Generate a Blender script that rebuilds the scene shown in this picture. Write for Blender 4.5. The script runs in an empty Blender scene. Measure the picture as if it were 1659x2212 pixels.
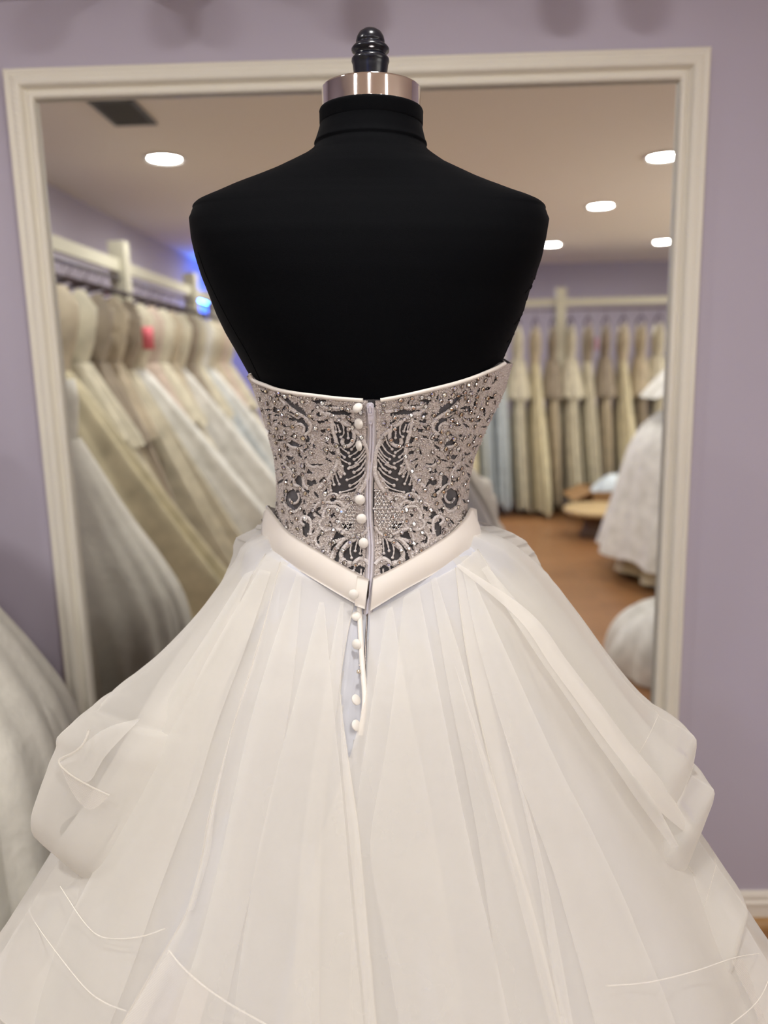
import bpy, math, random
import numpy as np
from mathutils import Matrix, Vector

# ------------------------------------------------------------------ camera, world, exposure
W, H, F = 1659, 2212, 1700.0
PITCH, YAW, ROLL = math.radians(-10.6), math.radians(1.2), math.radians(-1.33)
CAM = np.array([0.0, 0.0, 1.42])
fwd = np.array([-math.sin(YAW) * math.cos(PITCH), math.cos(YAW) * math.cos(PITCH), math.sin(PITCH)])
_r = np.cross(fwd, [0, 0, 1.0]); _r /= np.linalg.norm(_r); _u = np.cross(_r, fwd)
RGT = _r * math.cos(ROLL) + _u * math.sin(ROLL)
UPV = _u * math.cos(ROLL) - _r * math.sin(ROLL)

sc = bpy.context.scene
col = sc.collection
cd = bpy.data.cameras.new('camera'); cam = bpy.data.objects.new('camera', cd); col.objects.link(cam)
cd.sensor_fit = 'VERTICAL'; cd.sensor_height = 36.0; cd.lens = F / H * 36.0
cd.clip_start = 0.02
cd.dof.use_dof = True; cd.dof.focus_distance = 0.845; cd.dof.aperture_fstop = 2.9
M = Matrix(((RGT[0], UPV[0], -fwd[0], CAM[0]), (RGT[1], UPV[1], -fwd[1], CAM[1]), (RGT[2], UPV[2], -fwd[2], CAM[2]), (0, 0, 0, 1)))
cam.matrix_world = M
sc.camera = cam

world = bpy.data.worlds.new('world'); sc.world = world; world.use_nodes = True
bg = world.node_tree.nodes['Background']; bg.inputs[0].default_value = (0.9, 0.93, 1.0, 1); bg.inputs[1].default_value = 0.12
vs = sc.view_settings
vs.view_transform = 'Standard'; vs.look = 'None'; vs.gamma = 1.0; vs.use_curve_mapping = False
vs.exposure = 0.15
sc.cycles.use_denoising = True
sc.cycles.max_bounces = 10; sc.cycles.diffuse_bounces = 5; sc.cycles.glossy_bounces = 4
sc.cycles.transparent_max_bounces = 24; sc.cycles.transmission_bounces = 6
sc.cycles.caustics_reflective = False; sc.cycles.caustics_refractive = False
sc.cycles.sample_clamp_indirect = 8.0

LAMP = 150.0           # radiance of every ceiling downlight
CEIL = 2.52
WALL = 1.80            # the mirror's wall
rng = np.random.default_rng(7)
random.seed(7)

# ------------------------------------------------------------------ helpers
def ray(px, py):
    px = np.asarray(px, float); py = np.asarray(py, float)
    d = fwd * F + (px - W / 2)[..., None] * RGT - (py - H / 2)[..., None] * UPV
    return d / d[..., 1:2]
def proj(P):
    d = np.asarray(P, float) - CAM
    w = d @ fwd
    return W / 2 + F * (d @ RGT) / w, H / 2 - F * (d @ UPV) / w

ORIG = {}
def empty(name, loc, label=None, cat=None, group=None):
    o = bpy.data.objects.new(name, None); col.objects.link(o)
    o.location = loc; o.empty_display_size = 0.05
    ORIG[o.name] = Vector(loc)
    tag(o, label, cat, group)
    return o
def tag(o, label=None, cat=None, group=None, kind=None):
    if label: o['label'] = label
    if cat: o['category'] = cat
    if group: o['group'] = group
    if kind: o['kind'] = kind
    return o
def mesh_data(name, V, Fc, mat, smooth=True):
    me = bpy.data.meshes.new(name)
    V = np.asarray(V, float)
    me.from_pydata(V.tolist(), [], [list(map(int, f)) for f in Fc] if not isinstance(Fc, list) else Fc)
    if mat: me.materials.append(mat)
    me.update()
    if smooth: me.polygons.foreach_set('use_smooth', np.ones(len(me.polygons), bool))
    return me
def obj(name, V, Fc, mat, parent=None, smooth=True, label=None, kind=None, origin=None):
    """one mesh object, vertices given in world coordinates"""
    V = np.asarray(V, float)
    if origin is None: origin = (V.min(0) + V.max(0)) / 2
    origin = np.asarray(origin, float)
    o = bpy.data.objects.new(name, mesh_data(name, V - origin, Fc, mat, smooth)); col.objects.link(o)
    if parent is not None:
        o.parent = parent
        o.location = Vector(origin) - ORIG[parent.name]
    else:
        o.location = origin
    ORIG[o.name] = Vector(origin)
    if label: o['label'] = label
    if kind: o['kind'] = kind
    return o
def grid_faces(n, m, cu=False, cv=False):
    i = np.arange(n if cu else n - 1); j = np.arange(m if cv else m - 1)
    I, J = np.meshgrid(i, j, indexing='ij'); I = I.ravel(); J = J.ravel(); I2 = (I + 1) % n; J2 = (J + 1) % m
    return np.stack([I * m + J, I2 * m + J, I2 * m + J2, I * m + J2], 1)
def grid(P, cu=False, cv=False):
    n, m = P.shape[:2]
    return P.reshape(-1, 3), grid_faces(n, m, cu, cv).tolist()
class MB:
    def __init__(s): s.V = []; s.F = []; s.n = 0
    def add(s, V, Fc):
        V = np.asarray(V, float); s.V.append(V); k = s.n
        s.F += [[int(a) + k for a in f] for f in Fc]; s.n += len(V); return s
    def box(s, lo, hi):
        x0, y0, z0 = lo; x1, y1, z1 = hi
        V = [(x0, y0, z0), (x1, y0, z0), (x1, y1, z0), (x0, y1, z0), (x0, y0, z1), (x1, y0, z1), (x1, y1, z1), (x0, y1, z1)]
        return s.add(V, [(0, 3, 2, 1), (4, 5, 6, 7), (0, 1, 5, 4), (1, 2, 6, 5), (2, 3, 7, 6), (3, 0, 4, 7)])
    def tube(s, P, r, k=8, caps=True): 
        V, Fc = tube(P, r, k, caps); return s.add(V, Fc)
    def lathe(s, prof, c, k=32, ax=2):
        V, Fc = lathe(prof, c, k); return s.add(V, Fc)
    def build(s, name, mat, parent=None, smooth=True, **kw):
        return obj(name, np.concatenate(s.V), s.F, mat, parent, smooth, **kw)
def tube(P, r, k=8, caps=True):
    P = np.asarray(P, float); n = len(P)
    r = np.broadcast_to(np.asarray(r, float), (n,))
    T = np.gradient(P, axis=0); T /= np.linalg.norm(T, axis=1)[:, None] + 1e-12
    N = np.zeros_like(P); a = np.array([0, 0, 1.0]) if abs(T[0][2]) < 0.9 else np.array([1.0, 0, 0])
    for i in range(n):
        a = a - T[i] * (a @ T[i]); a /= np.linalg.norm(a) + 1e-12; N[i] = a
    B = np.cross(T, N); th = np.linspace(0, 2 * math.pi, k, endpoint=False)
    V = P[:, None] + r[:, None, None] * (np.cos(th)[None, :, None] * N[:, None] + np.sin(th)[None, :, None] * B[:, None])
    Fc = grid_faces(n, k, False, True).tolist()
    if caps: Fc += [list(range(k))[::-1], [(n - 1) * k + i for i in range(k)]]
    return V.reshape(-1, 3), Fc
def lathe(prof, c, k=32):
    prof = np.asarray(prof, float); th = np.linspace(0, 2 * math.pi, k, endpoint=False)
    P = np.stack([prof[:, None, 0] * np.cos(th), prof[:, None, 0] * np.sin(th), np.broadcast_to(prof[:, None, 1], (len(prof), k))], -1) + np.asarray(c)
    V = P.reshape(-1, 3); Fc = grid_faces(len(prof), k, False, True).tolist()
    return V, Fc
def interp(x, xs, ys): return np.interp(x, xs, ys)
def smoothcurve(pts, n):
    """Catmull-Rom resampling of a polyline (any dimension) to n points"""
    P = np.asarray(pts, float)
    if len(P) == 2: return P[0] + np.linspace(0, 1, n)[:, None] * (P[1] - P[0])
    Q = np.vstack([2 * P[0] - P[1], P, 2 * P[-1] - P[-2]])
    L = np.r_[0, np.cumsum(np.linalg.norm(np.diff(P, axis=0), axis=1))]
    s = np.linspace(0, L[-1], n); k = np.clip(np.searchsorted(L, s, 'right') - 1, 0, len(P) - 2)
    t = ((s - L[k]) / np.maximum(L[k + 1] - L[k], 1e-9))[:, None]
    p0, p1, p2, p3 = Q[k], Q[k + 1], Q[k + 2], Q[k + 3]
    return 0.5 * (2 * p1 + (p2 - p0) * t + (2 * p0 - 5 * p1 + 4 * p2 - p3) * t ** 2 + (3 * p1 - p0 - 3 * p2 + p3) * t ** 3)
def inpoly(x, y, poly):
    poly = np.asarray(poly, float); c = np.zeros(x.shape, bool); n = len(poly)
    for i in range(n):
        x0, y0 = poly[i]; x1, y1 = poly[(i + 1) % n]
        if y0 == y1: continue
        c ^= ((y0 > y) != (y1 > y)) & (x < (x1 - x0) * (y - y0) / (y1 - y0) + x0)
    return c

# ------------------------------------------------------------------ materials
def nodes(name):
    m = bpy.data.materials.new(name); m.use_nodes = True
    nt = m.node_tree; return m, nt, nt.nodes, nt.links, nt.nodes['Principled BSDF']
def pm(name, color, rough=0.6, metal=0.0, bump=0.0, bscale=200.0, var=0.0, vscale=6.0, sheen=0.0, spec=0.5, coat=0.0):
    m, nt, N, L, b = nodes(name)
    b.inputs['Base Color'].default_value = (*color, 1); b.inputs['Roughness'].default_value = rough
    b.inputs['Metallic'].default_value = metal; b.inputs['Specular IOR Level'].default_value = spec
    b.inputs['Coat Weight'].default_value = coat
    if sheen: b.inputs['Sheen Weight'].default_value = sheen; b.inputs['Sheen Roughness'].default_value = 0.35
    tc = N.new('ShaderNodeTexCoord')
    if var:
        n = N.new('ShaderNodeTexNoise'); n.inputs['Scale'].default_value = vscale; n.inputs['Detail'].default_value = 4
        L.new(tc.outputs['Object'], n.inputs['Vector'])
        mx = N.new('ShaderNodeMix'); mx.data_type = 'RGBA'; L.new(n.outputs['Fac'], mx.inputs['Factor'])
        mx.inputs['A'].default_value = (*[c * (1 - var) for c in color], 1); mx.inputs['B'].default_value = (*[min(1, c * (1 + var)) for c in color], 1)
        L.new(mx.outputs['Result'], b.inputs['Base Color'])
    if bump:
        n2 = N.new('ShaderNodeTexNoise'); n2.inputs['Scale'].default_value = bscale; n2.inputs['Detail'].default_value = 3
        L.new(tc.outputs['Object'], n2.inputs['Vector'])
        bp = N.new('ShaderNodeBump'); bp.inputs['Strength'].default_value = bump; bp.inputs['Distance'].default_value = 0.002
        L.new(n2.outputs['Fac'], bp.inputs['Height']); L.new(bp.outputs['Normal'], b.inputs['Normal'])
    return m
def sheer(name, color, alpha, edge=0.5, transl=0.45, weave=0.0, wscale=900.0):
    """woven see-through cloth: part of it is open, the threads scatter light both ways"""
    m = bpy.data.materials.new(name); m.use_nodes = True; nt = m.node_tree; N = nt.nodes; L = nt.links
    N.clear(); out = N.new('ShaderNodeOutputMaterial')
    tr = N.new('ShaderNodeBsdfTransparent'); di = N.new('ShaderNodeBsdfDiffuse'); tl = N.new('ShaderNodeBsdfTranslucent')
    di.inputs[0].default_value = (*color, 1); tl.inputs[0].default_value = (*color, 1)
    a = N.new('ShaderNodeMixShader'); a.inputs[0].default_value = transl; L.new(di.outputs[0], a.inputs[1]); L.new(tl.outputs[0], a.inputs[2])
    lw = N.new('ShaderNodeLayerWeight'); lw.inputs['Blend'].default_value = 0.35
    mr = N.new('ShaderNodeMapRange'); L.new(lw.outputs['Facing'], mr.inputs['Value'])
    mr.inputs['To Min'].default_value = alpha; mr.inputs['To Max'].default_value = min(1, alpha + edge)
    fac = mr.outputs['Result']
    tc = N.new('ShaderNodeTexCoord')
    nz = N.new('ShaderNodeTexNoise'); nz.inputs['Scale'].default_value = 9; nz.inputs['Detail'].default_value = 5; L.new(tc.outputs['Object'], nz.inputs['Vector'])
    m2 = N.new('ShaderNodeMath'); m2.operation = 'MULTIPLY_ADD'; L.new(nz.outputs['Fac'], m2.inputs[0]); m2.inputs[1].default_value = 0.16; m2.inputs[2].default_value = -0.08
    ad = N.new('ShaderNodeMath'); ad.operation = 'ADD'; ad.use_clamp = True; L.new(fac, ad.inputs[0]); L.new(m2.outputs[0], ad.inputs[1]); fac = ad.outputs[0]
    if weave:
        ws = []
        for dr in ('X', 'Z'):
            w = N.new('ShaderNodeTexWave'); w.bands_direction = dr; w.inputs['Scale'].default_value = wscale / 20
            rot = N.new('ShaderNodeMapping'); rot.inputs['Rotation'].default_value = (0, math.radians(38), 0)
            L.new(tc.outputs['Object'], rot.inputs['Vector']); L.new(rot.outputs[0], w.inputs['Vector']); ws.append(w)
        mxx = N.new('ShaderNodeMath'); mxx.operation = 'MAXIMUM'; L.new(ws[0].outputs['Fac'], mxx.inputs[0]); L.new(ws[1].outputs['Fac'], mxx.inputs[1])
        mm = N.new('ShaderNodeMath'); mm.operation = 'MULTIPLY_ADD'; mm.use_clamp = True
        L.new(mxx.outputs[0], mm.inputs[0]); mm.inputs[1].default_value = weave; L.new(fac, mm.inputs[2]); fac = mm.outputs[0]
    mix = N.new('ShaderNodeMixShader'); L.new(fac, mix.inputs[0]); L.new(tr.outputs[0], mix.inputs[1]); L.new(a.outputs[0], mix.inputs[2])
    L.new(mix.outputs[0], out.inputs[0])
    return m
def glow(name, color, s):
    m = bpy.data.materials.new(name); m.use_nodes = True; N = m.node_tree.nodes; N.clear()
    e = N.new('ShaderNodeEmission'); e.inputs[0].default_value = (*color, 1); e.inputs[1].default_value = s
    o = N.new('ShaderNodeOutputMaterial'); m.node_tree.links.new(e.outputs[0], o.inputs[0]); return m

m_wall = pm('lavender_paint', (0.475, 0.435, 0.52), 0.75, bump=0.05, bscale=350, var=0.03, vscale=1.5, spec=0.3)
m_ceil = pm('ceiling_paint', (0.86, 0.80, 0.71), 0.9, bump=0.05, bscale=200)
m_white = pm('cream_paint', (0.80, 0.76, 0.66), 0.45, bump=0.08, bscale=120, var=0.03, vscale=9)
m_trim = pm('trim_white', (0.78, 0.74, 0.66), 0.5)
m_mirror = pm('mirror_silver', (0.91, 0.915, 0.885), 0.0, 1.0)
m_glassedge = pm('glass_edge', (0.45, 0.52, 0.47), 0.15, 0.0)
m_black = pm('black_jersey', (0.0008, 0.0011, 0.0020), 0.8, bump=0.25, bscale=1800, sheen=0.025, spec=0.07)
m_gloss = pm('black_gloss_lacquer', (0.006, 0.007, 0.013), 0.24, spec=0.5)
m_chrome = pm('rose_chrome', (0.84, 0.77, 0.745), 0.07, 1.0)
m_satin = pm('ivory_satin', (0.80, 0.755, 0.70), 0.42, bump=0.06, bscale=40, var=0.02, vscale=12, sheen=0.3)
m_lining = pm('white_lining', (0.56, 0.57, 0.62), 0.5, bump=0.04, bscale=60)
m_org = sheer('organza', (0.90, 0.875, 0.83), 0.48, 0.42, 0.35)
m_orgthin = sheer('organza_single', (0.90, 0.88, 0.84), 0.28, 0.5, 0.35)
m_orgtier = sheer('organza_tier', (0.90, 0.88, 0.835), 0.48, 0.45, 0.40)
m_horse = sheer('horsehair_net', (0.92, 0.87, 0.82), 0.08, 0.2, 0.35, weave=0.24, wscale=5200)
m_thread = pm('white_thread', (0.92, 0.89, 0.82), 0.5)
m_orgthread = sheer('organza_thread', (0.92, 0.89, 0.83), 0.38, 0.3, 0.4)
m_net = sheer('sheer_net', (0.80, 0.77, 0.82), 0.13, 0.30, 0.2)
m_zip = pm('zipper_nylon', (0.70, 0.68, 0.76), 0.35, spec=0.6)
m_tape = pm('zipper_tape', (0.56, 0.52, 0.53), 0.7, bump=0.3, bscale=1500)
m_button = pm('covered_button_satin', (0.82, 0.79, 0.74), 0.42, sheen=0.3)
m_pearl = pm('pearl_bead', (0.72, 0.66, 0.62), 0.16, 0.15, spec=0.8, coat=0.6)
m_stone = pm('crystal_silver_foil', (0.96, 0.97, 1.0), 0.17, 1.0)
m_stonew = pm('crystal_champagne_foil', (0.86, 0.78, 0.66), 0.16, 1.0)
m_cup = pm('dark_silver_setting', (0.16, 0.14, 0.13), 0.3, 1.0)
def lace_mat(name, ca, cb, scale):
    m, nt, N, L, b = nodes(name)
    tc = N.new('ShaderNodeTexCoord')
    v = N.new('ShaderNodeTexVoronoi'); v.inputs['Scale'].default_value = scale; L.new(tc.outputs['Object'], v.inputs['Vector'])
    n = N.new('ShaderNodeTexNoise'); n.inputs['Scale'].default_value = scale * 2.2; n.inputs['Detail'].default_value = 4; L.new(tc.outputs['Object'], n.inputs['Vector'])
    cr = N.new('ShaderNodeValToRGB'); cr.color_ramp.elements[0].position = 0.36; cr.color_ramp.elements[1].position = 0.66
    cr.color_ramp.elements[0].color = (*ca, 1); cr.color_ramp.elements[1].color = (*cb, 1)
    L.new(n.outputs['Fac'], cr.inputs[0]); L.new(cr.outputs[0], b.inputs['Base Color'])
    ad = N.new('ShaderNodeMath'); ad.operation = 'ADD'; L.new(v.outputs['Distance'], ad.inputs[0]); L.new(n.outputs['Fac'], ad.inputs[1])
    bp = N.new('ShaderNodeBump'); bp.inputs['Strength'].default_value = 0.65; bp.inputs['Distance'].default_value = 0.0012
    L.new(ad.outputs[0], bp.inputs['Height']); L.new(bp.outputs[0], b.inputs['Normal'])
    b.inputs['Roughness'].default_value = 0.42; b.inputs['Specular IOR Level'].default_value = 0.6
    return m
m_lace = lace_mat('beaded_lace', (0.44, 0.385, 0.355), (0.86, 0.78, 0.745), 520)
m_cord = lace_mat('silver_cording', (0.62, 0.57, 0.55), (0.93, 0.88, 0.87), 900)

# ------------------------------------------------------------------ lamps (each lamp's light is its own lit lens)
m_lamp = glow('lamp_lens', (1.0, 0.975, 0.945), LAMP)
m_lamptrim = pm('lamp_trim', (0.80, 0.78, 0.74), 0.5)
def downlight(x, y, label):
    e = empty('ceiling_downlight', (x, y, CEIL), label, 'ceiling light', 'recessed ceiling downlights')
    b = MB(); b.lathe([(0.088, 0.0), (0.108, -0.002), (0.112, -0.007), (0.106, -0.011), (0.090, -0.010), (0.084, -0.004), (0.080, -0.001)], (x, y, CEIL - 0.0005), 40)
    b.build('trim_ring', m_lamptrim, e)
    V, Fc = lathe([(0.0001, -0.006), (0.03, -0.0058), (0.06, -0.005), (0.084, -0.002)], (x, y, CEIL - 0.001), 32)
    obj('lens', V, [f[::-1] for f in Fc], m_lamp, e)
downlight(-1.21, -0.83, 'recessed ceiling downlight mirrored at upper left beside the air vent')
downlight(1.50, -1.09, 'recessed ceiling downlight mirrored highest at right, cut by the frame')
downlight(1.50, -2.47, 'recessed ceiling downlight mirrored right, between shoulder and frame, alone')
downlight(1.50, -4.34, 'recessed ceiling downlight mirrored right against the black shoulder edge')
downlight(2.57, -4.35, 'recessed ceiling downlight mirrored low at right, cut by the frame')
downlight(-0.10, -1.10, 'recessed ceiling downlight behind the camera, glinting in the chrome collar')
downlight(0.10, 0.55, 'recessed ceiling downlight straight above the dress form')
downlight(-1.15, 0.55, 'recessed ceiling downlight above the left end of the mirror')
downlight(-1.21, -2.5, 'recessed ceiling downlight in the left row, hidden behind the left shoulder')
downlight(-1.21, -4.3, 'recessed ceiling downlight in the left row, farthest from the mirror')
downlight(0.15, -4.3, 'recessed ceiling downlight in the middle row, farthest from the mirror')
downlight(2.90, -2.5, 'recessed ceiling downlight in the far right row, out of the mirror')
downlight(2.90, -0.6, 'recessed ceiling downlight in the far right row, nearest the mirror wall')
downlight(0.10, -2.5, 'recessed ceiling downlight in the middle of the shop ceiling')

# ------------------------------------------------------------------ room shell
X0, X1, Y0 = -2.05, 4.4, -5.88
def struct(name, b, m, smooth=False): 
    o = b.build(name, m, None, smooth); o['kind'] = 'structure'; return o
struct('wall_far', MB().box((X0 - .1, WALL, 0), (X1 + .1, WALL + .1, CEIL)), m_wall)
struct('wall_left', MB().box((X0 - .1, Y0 - .1, 0), (X0, WALL, CEIL)), m_wall)
struct('wall_right', MB().box((X1, Y0 - .1, 0), (X1 + .1, WALL, CEIL)), m_wall)
struct('wall_back', MB().box((X0, Y0 - .1, 0), (X1, Y0, CEIL)), m_wall)
struct('ceiling', MB().box((X0 - .1, Y0 - .1, CEIL), (X1 + .1, WALL + .1, CEIL + .1)), m_ceil)
m_floor, nt, N, L, b_ = nodes('oak_planks')
tc = N.new('ShaderNodeTexCoord'); br = N.new('ShaderNodeTexBrick'); br.offset = 0.37
br.inputs['Scale'].default_value = 1.0; br.inputs['Brick Width'].default_value = 1.2; br.inputs['Row Height'].default_value = 0.085
br.inputs['Mortar Size'].default_value = 0.0015; br.inputs['Color1'].default_value = (0.38, 0.185, 0.075, 1); br.inputs['Color2'].default_value = (0.31, 0.145, 0.056, 1)
br.inputs['Mortar'].default_value = (0.06, 0.028, 0.013, 1); L.new(tc.outputs['Object'], br.inputs['Vector'])
gr = N.new('ShaderNodeTexNoise'); mp = N.new('ShaderNodeMapping'); mp.inputs['Scale'].default_value = (3, 60, 1); L.new(tc.outputs['Object'], mp.inputs[0]); L.new(mp.outputs[0], gr.inputs['Vector'])
mx = N.new('ShaderNodeMix'); mx.data_type = 'RGBA'; mx.blend_type = 'MULTIPLY'; mx.inputs['Factor'].default_value = 0.3
L.new(br.outputs['Color'], mx.inputs['A']); L.new(gr.outputs['Color'], mx.inputs['B']); L.new(mx.outputs['Result'], b_.inputs['Base Color'])
b_.inputs['Roughness'].default_value = 0.35
struct('floor', MB().box((X0 - .1, Y0 - .1, -.1), (X1 + .1, WALL + .1, 0)), m_floor)
# unseen fill light on the right wall, window-shaped, added to brighten the room
e = MB().box((X1 - .02, -3.95, .75), (X1, -.45, 2.25)).build('fill_panel_1', m_trim, None, False); e['kind'] = 'structure'
m_fill = glow('fill_light', (1.0, 0.955, 0.88), 4.0)
for i in range(3):
    y0 = -3.88 + i * 1.15; MB().box((X1 - .026, y0, .82), (X1 - .021, y0 + 1.08, 2.18)).build('fill_pane', m_fill, e, False)
# baseboard with a moulded cap, oak shoe below
def extrude_x(prof, x0, x1):
    """profile of (distance out from the far wall, z) run along x"""
    n = len(prof); V = [(x, WALL - d, z) for x in (x0, x1) for d, z in prof]
    Fc = [[i, (i + 1) % n, n + (i + 1) % n, n + i] for i in range(n)] + [list(range(n))[::-1], list(range(n, 2 * n))]
    return V, Fc
def pr(px, py, Y): return CAM + ray(px, py) * Y
zb = pr(1640, 1922, WALL)[2]; zm = pr(1640, 1948, WALL)[2]
b = MB(); b.add(*extrude_x([(0, 0.0), (0.012, 0.0), (0.012, zm - .004), (0.015, zm), (0.015, zm + .006), (0.010, zm + .012), (0.012, zb - .012), (0.008, zb - .003), (0.004, zb), (0, zb)], X0, X1))
struct('baseboard_far', b, m_trim)
m_shoe = pm('oak_shoe', (0.42, 0.24, 0.095), 0.4, var=0.15, vscale=30)
b = MB(); b.add(*extrude_x([(0.012, 0.0), (0.032, 0.0), (0.031, 0.010), (0.026, 0.018), (0.018, 0.021), (0.012, 0.021)], X0, X1)); struct('trim_1', b, m_shoe)

# ball-ended arms above the mirror, unseen, added to cast shadows on the wall below
e = empty('shadow_caster_rail', (-0.05, WALL, 2.22), 'unseen white rail with ball-ended arms, added above the mirror to cast shadows', 'rail')
MB().box((-0.95, WALL - .018, 2.19), (0.75, WALL, 2.25)).build('board', m_white, e, False)
for x in (-0.55, -0.33, -0.02, 0.30, 0.43):
    prof = np.array([(0.028, 0), (0.028, 0.006), (0.014, 0.010), (0.014, 0.215), (0.026, 0.222), (0.037, 0.238), (0.041, 0.258), (0.037, 0.278), (0.026, 0.294), (0.0005, 0.300)])
    V, Fc = lathe(prof, (0, 0, 0), 20); V = np.stack([V[:, 0] + x, WALL - .018 - V[:, 2], V[:, 1] + 2.22], 1); obj('shadow_caster_arm', V, Fc, m_white, e)

# ------------------------------------------------------------------ the wall mirror
MX0, MX1, MZ1, MZ0 = -0.815, 0.658, 2.047, 0.10
e = empty('wall_mirror', ((MX0 + MX1) / 2, WALL, MZ0), 'large mirror in a moulded cream frame on the lavender wall', 'mirror')
prof = [(0, 0.0), (0, 0.024), (0.003, 0.029), (0.010, 0.030), (0.0125, 0.026), (0.0155, 0.0285), (0.018, 0.0295), (0.024, 0.032), (0.031, 0.0315), (0.036, 0.029), (0.0375, 0.0225), (0.041, 0.0165), (0.045, 0.0165), (0.0465, 0.0215), (0.051, 0.0245), (0.056, 0.0235), (0.0600, 0.0185), (0.0605, 0.002)]
def rail(p0, p1, inward, n=420):
    """moulded rail mitred at both ends; p0,p1 are outer corners on the wall"""
    p0 = np.array(p0, float); p1 = np.array(p1, float); ax = (p1 - p0) / np.linalg.norm(p1 - p0); Ln = np.linalg.norm(p1 - p0)
    P = np.zeros((len(prof), n, 3)); t = np.linspace(0, 1, n); inward = np.array(inward, float)
    for i, (u, h) in enumerate(prof):
        s = u + (Ln - 2 * u) * t
        hh = np.full(n, h)
        if 0.0165 < u < 0.037: hh = hh + 0.0016 * np.sin(s / 0.0075 * 2 * math.pi) 
        P[i] = p0 + ax * s[:, None] + inward * u; P[i, :, 1] = WALL - hh
    V, Fc = grid(P)
    return V, Fc
c00, c10, c11, c01 = (MX0, WALL, MZ0), (MX1, WALL, MZ0), (MX1, WALL, MZ1), (MX0, WALL, MZ1)
for a, b2, inn in ((c01, c11, (0, 0, -1)), (c11, c10, (-1, 0, 0)), (c10, c00, (0, 0, 1)), (c00, c01, (1, 0, 0))):
    V, Fc = rail(a, b2, inn); obj('frame_rail', V, Fc, m_white, e)
MB().box((MX0 + .056, WALL - .008, MZ0 + .056), (MX1 - .056, WALL - .002, MZ1 - .056)).build('mirror_glass', m_mirror, e, False)

# ------------------------------------------------------------------ dress form: rings measured on the photograph, leaning slightly
AX = 0.95
rows = np.array([  # y, left, right, depth back, depth front, superellipse power
 (258, 694, 911, .0575, .0575, 2), (275, 690, 913, .058, .058, 2), (300, 684, 917, .060, .060, 2), (318, 680, 921, .063, .062, 2.0), (328, 666, 934, .066, .064, 2.05),
 (342, 642, 957, .069, .066, 2.1), (360, 600, 990, .074, .070, 2.2), (377, 561, 1030, .078, .075, 2.4), (395, 510, 1075, .081, .079, 2.6),
 (407, 480, 1103, .083, .082, 2.8), (418, 452, 1135, .085, .085, 3.0), (426, 434, 1156, .087, .087, 3.1), (434, 424, 1172, .089, .089, 3.2), (444, 417, 1180, .092, .092, 3.2), (455, 416, 1182, .095, .094, 3.2),
 (475, 417, 1181, .101, .097, 3.1), (520, 421, 1174, .112, .104, 2.9), (560, 429, 1166, .117, .112, 2.7), (600, 440, 1153, .120, .122, 2.5),
 (640, 455, 1138, .121, .13, 2.35),
 (680, 470, 1126, .121, .135, 2.3), (720, 489, 1110, .120, .137, 2.25), (760, 512, 1092, .118, .137, 2.2), (800, 534, 1077, .115, .135, 2.15), (830, 551, 1069, .112, .131, 2.1),
 (880, 568, 1057, .106, .124, 2.05), (930, 583, 1042, .100, .115, 2), (985, 598, 1019, .094, .106, 2), (1040, 604, 1007, .089, .100, 2), (1080, 604, 1004, .087, .097, 2), (1130, 600, 1010, .087, .097, 2),
 (1200, 588, 1025, .092, .10, 2), (1300, 570, 1042, .102, .105, 2)])
RY = np.linspace(258, 1300, 522)
def _tab(k):
    v = np.interp(RY, rows[:, 0], rows[:, k])
    if k in (1, 2):      # light smoothing of the outline
        w = np.array([1, 2, 3, 2, 1.]); w /= w.sum(); v = np.convolve(np.pad(v, 2, 'edge'), w, 'valid')
    return v
RL, RR, RBB, RBF, RN = (_tab(k) for k in range(1, 6))
Yt = AX - RBB ** 2 / AX
PLs = CAM + ray(RL, RY) * Yt[:, None]; PRs = CAM + ray(RR, RY) * Yt[:, None]
RC = (PLs + PRs) / 2; RC[:, 1] = AX; RE = (PRs - PLs) / 2; RE[:, 1] = 0
RE /= np.sqrt(1 - (RBB / AX) ** 2)[:, None]
def torso(t, y, off=0.0):
    """point of the form's surface: t = angle (-90 deg faces the camera), y = row, off = distance out"""
    t = np.asarray(t, float); y = np.asarray(y, float); t, y = np.broadcast_arrays(t, y)
    f = (np.clip(y, RY[0], RY[-1]) - RY[0]) / (RY[1] - RY[0]); i = np.clip(f.astype(int), 0, len(RY) - 2); w = f - i
    g = lambda A: A[i] * ((1 - w)[..., None] if A.ndim > 1 else 1 - w) + A[i + 1] * (w[..., None] if A.ndim > 1 else w)
    c, s = np.cos(t), np.sin(t); n = g(RN)
    cx = np.sign(c) * np.abs(c) ** (2 / n); sx = np.sign(s) * np.abs(s) ** (2 / n)
    d = np.where(s < 0, g(RBB), g(RBF)); e1 = g(RE); a = np.linalg.norm(e1, axis=-1)
    P = g(RC) + e1 * ((1 + off / a) * cx)[..., None]; P[..., 1] += sx * (d + off)
    return P
def invert(fn, px, py, q0, steps=14, h=(1e-3, 1e-2), lim=None):
    """Newton: parameters q whose surface point projects to the pixel"""
    q = np.array(q0, float)
    for _ in range(steps):
        x, y = proj(fn(q[..., 0], q[..., 1])); ex, ey = px - x, py - y
        xa, ya = proj(fn(q[..., 0] + h[0], q[..., 1])); xb, yb = proj(fn(q[..., 0], q[..., 1] + h[1]))
        a, c = (xa - x) / h[0], (ya - y) / h[0]; b, d = (xb - x) / h[1], (yb - y) / h[1]
        det = a * d - b * c; det = np.where(np.abs(det) < 1e-6, 1e-6, det)
        dq = np.stack([(d * ex - b * ey) / det, (-c * ex + a * ey) / det], -1)
        q = q + np.clip(dq, -0.25 if lim is None else -lim, 0.25 if lim is None else lim) * 0.9
        q[..., 0] = np.clip(q[..., 0], -math.pi + .03, -.03)
    return q
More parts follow.
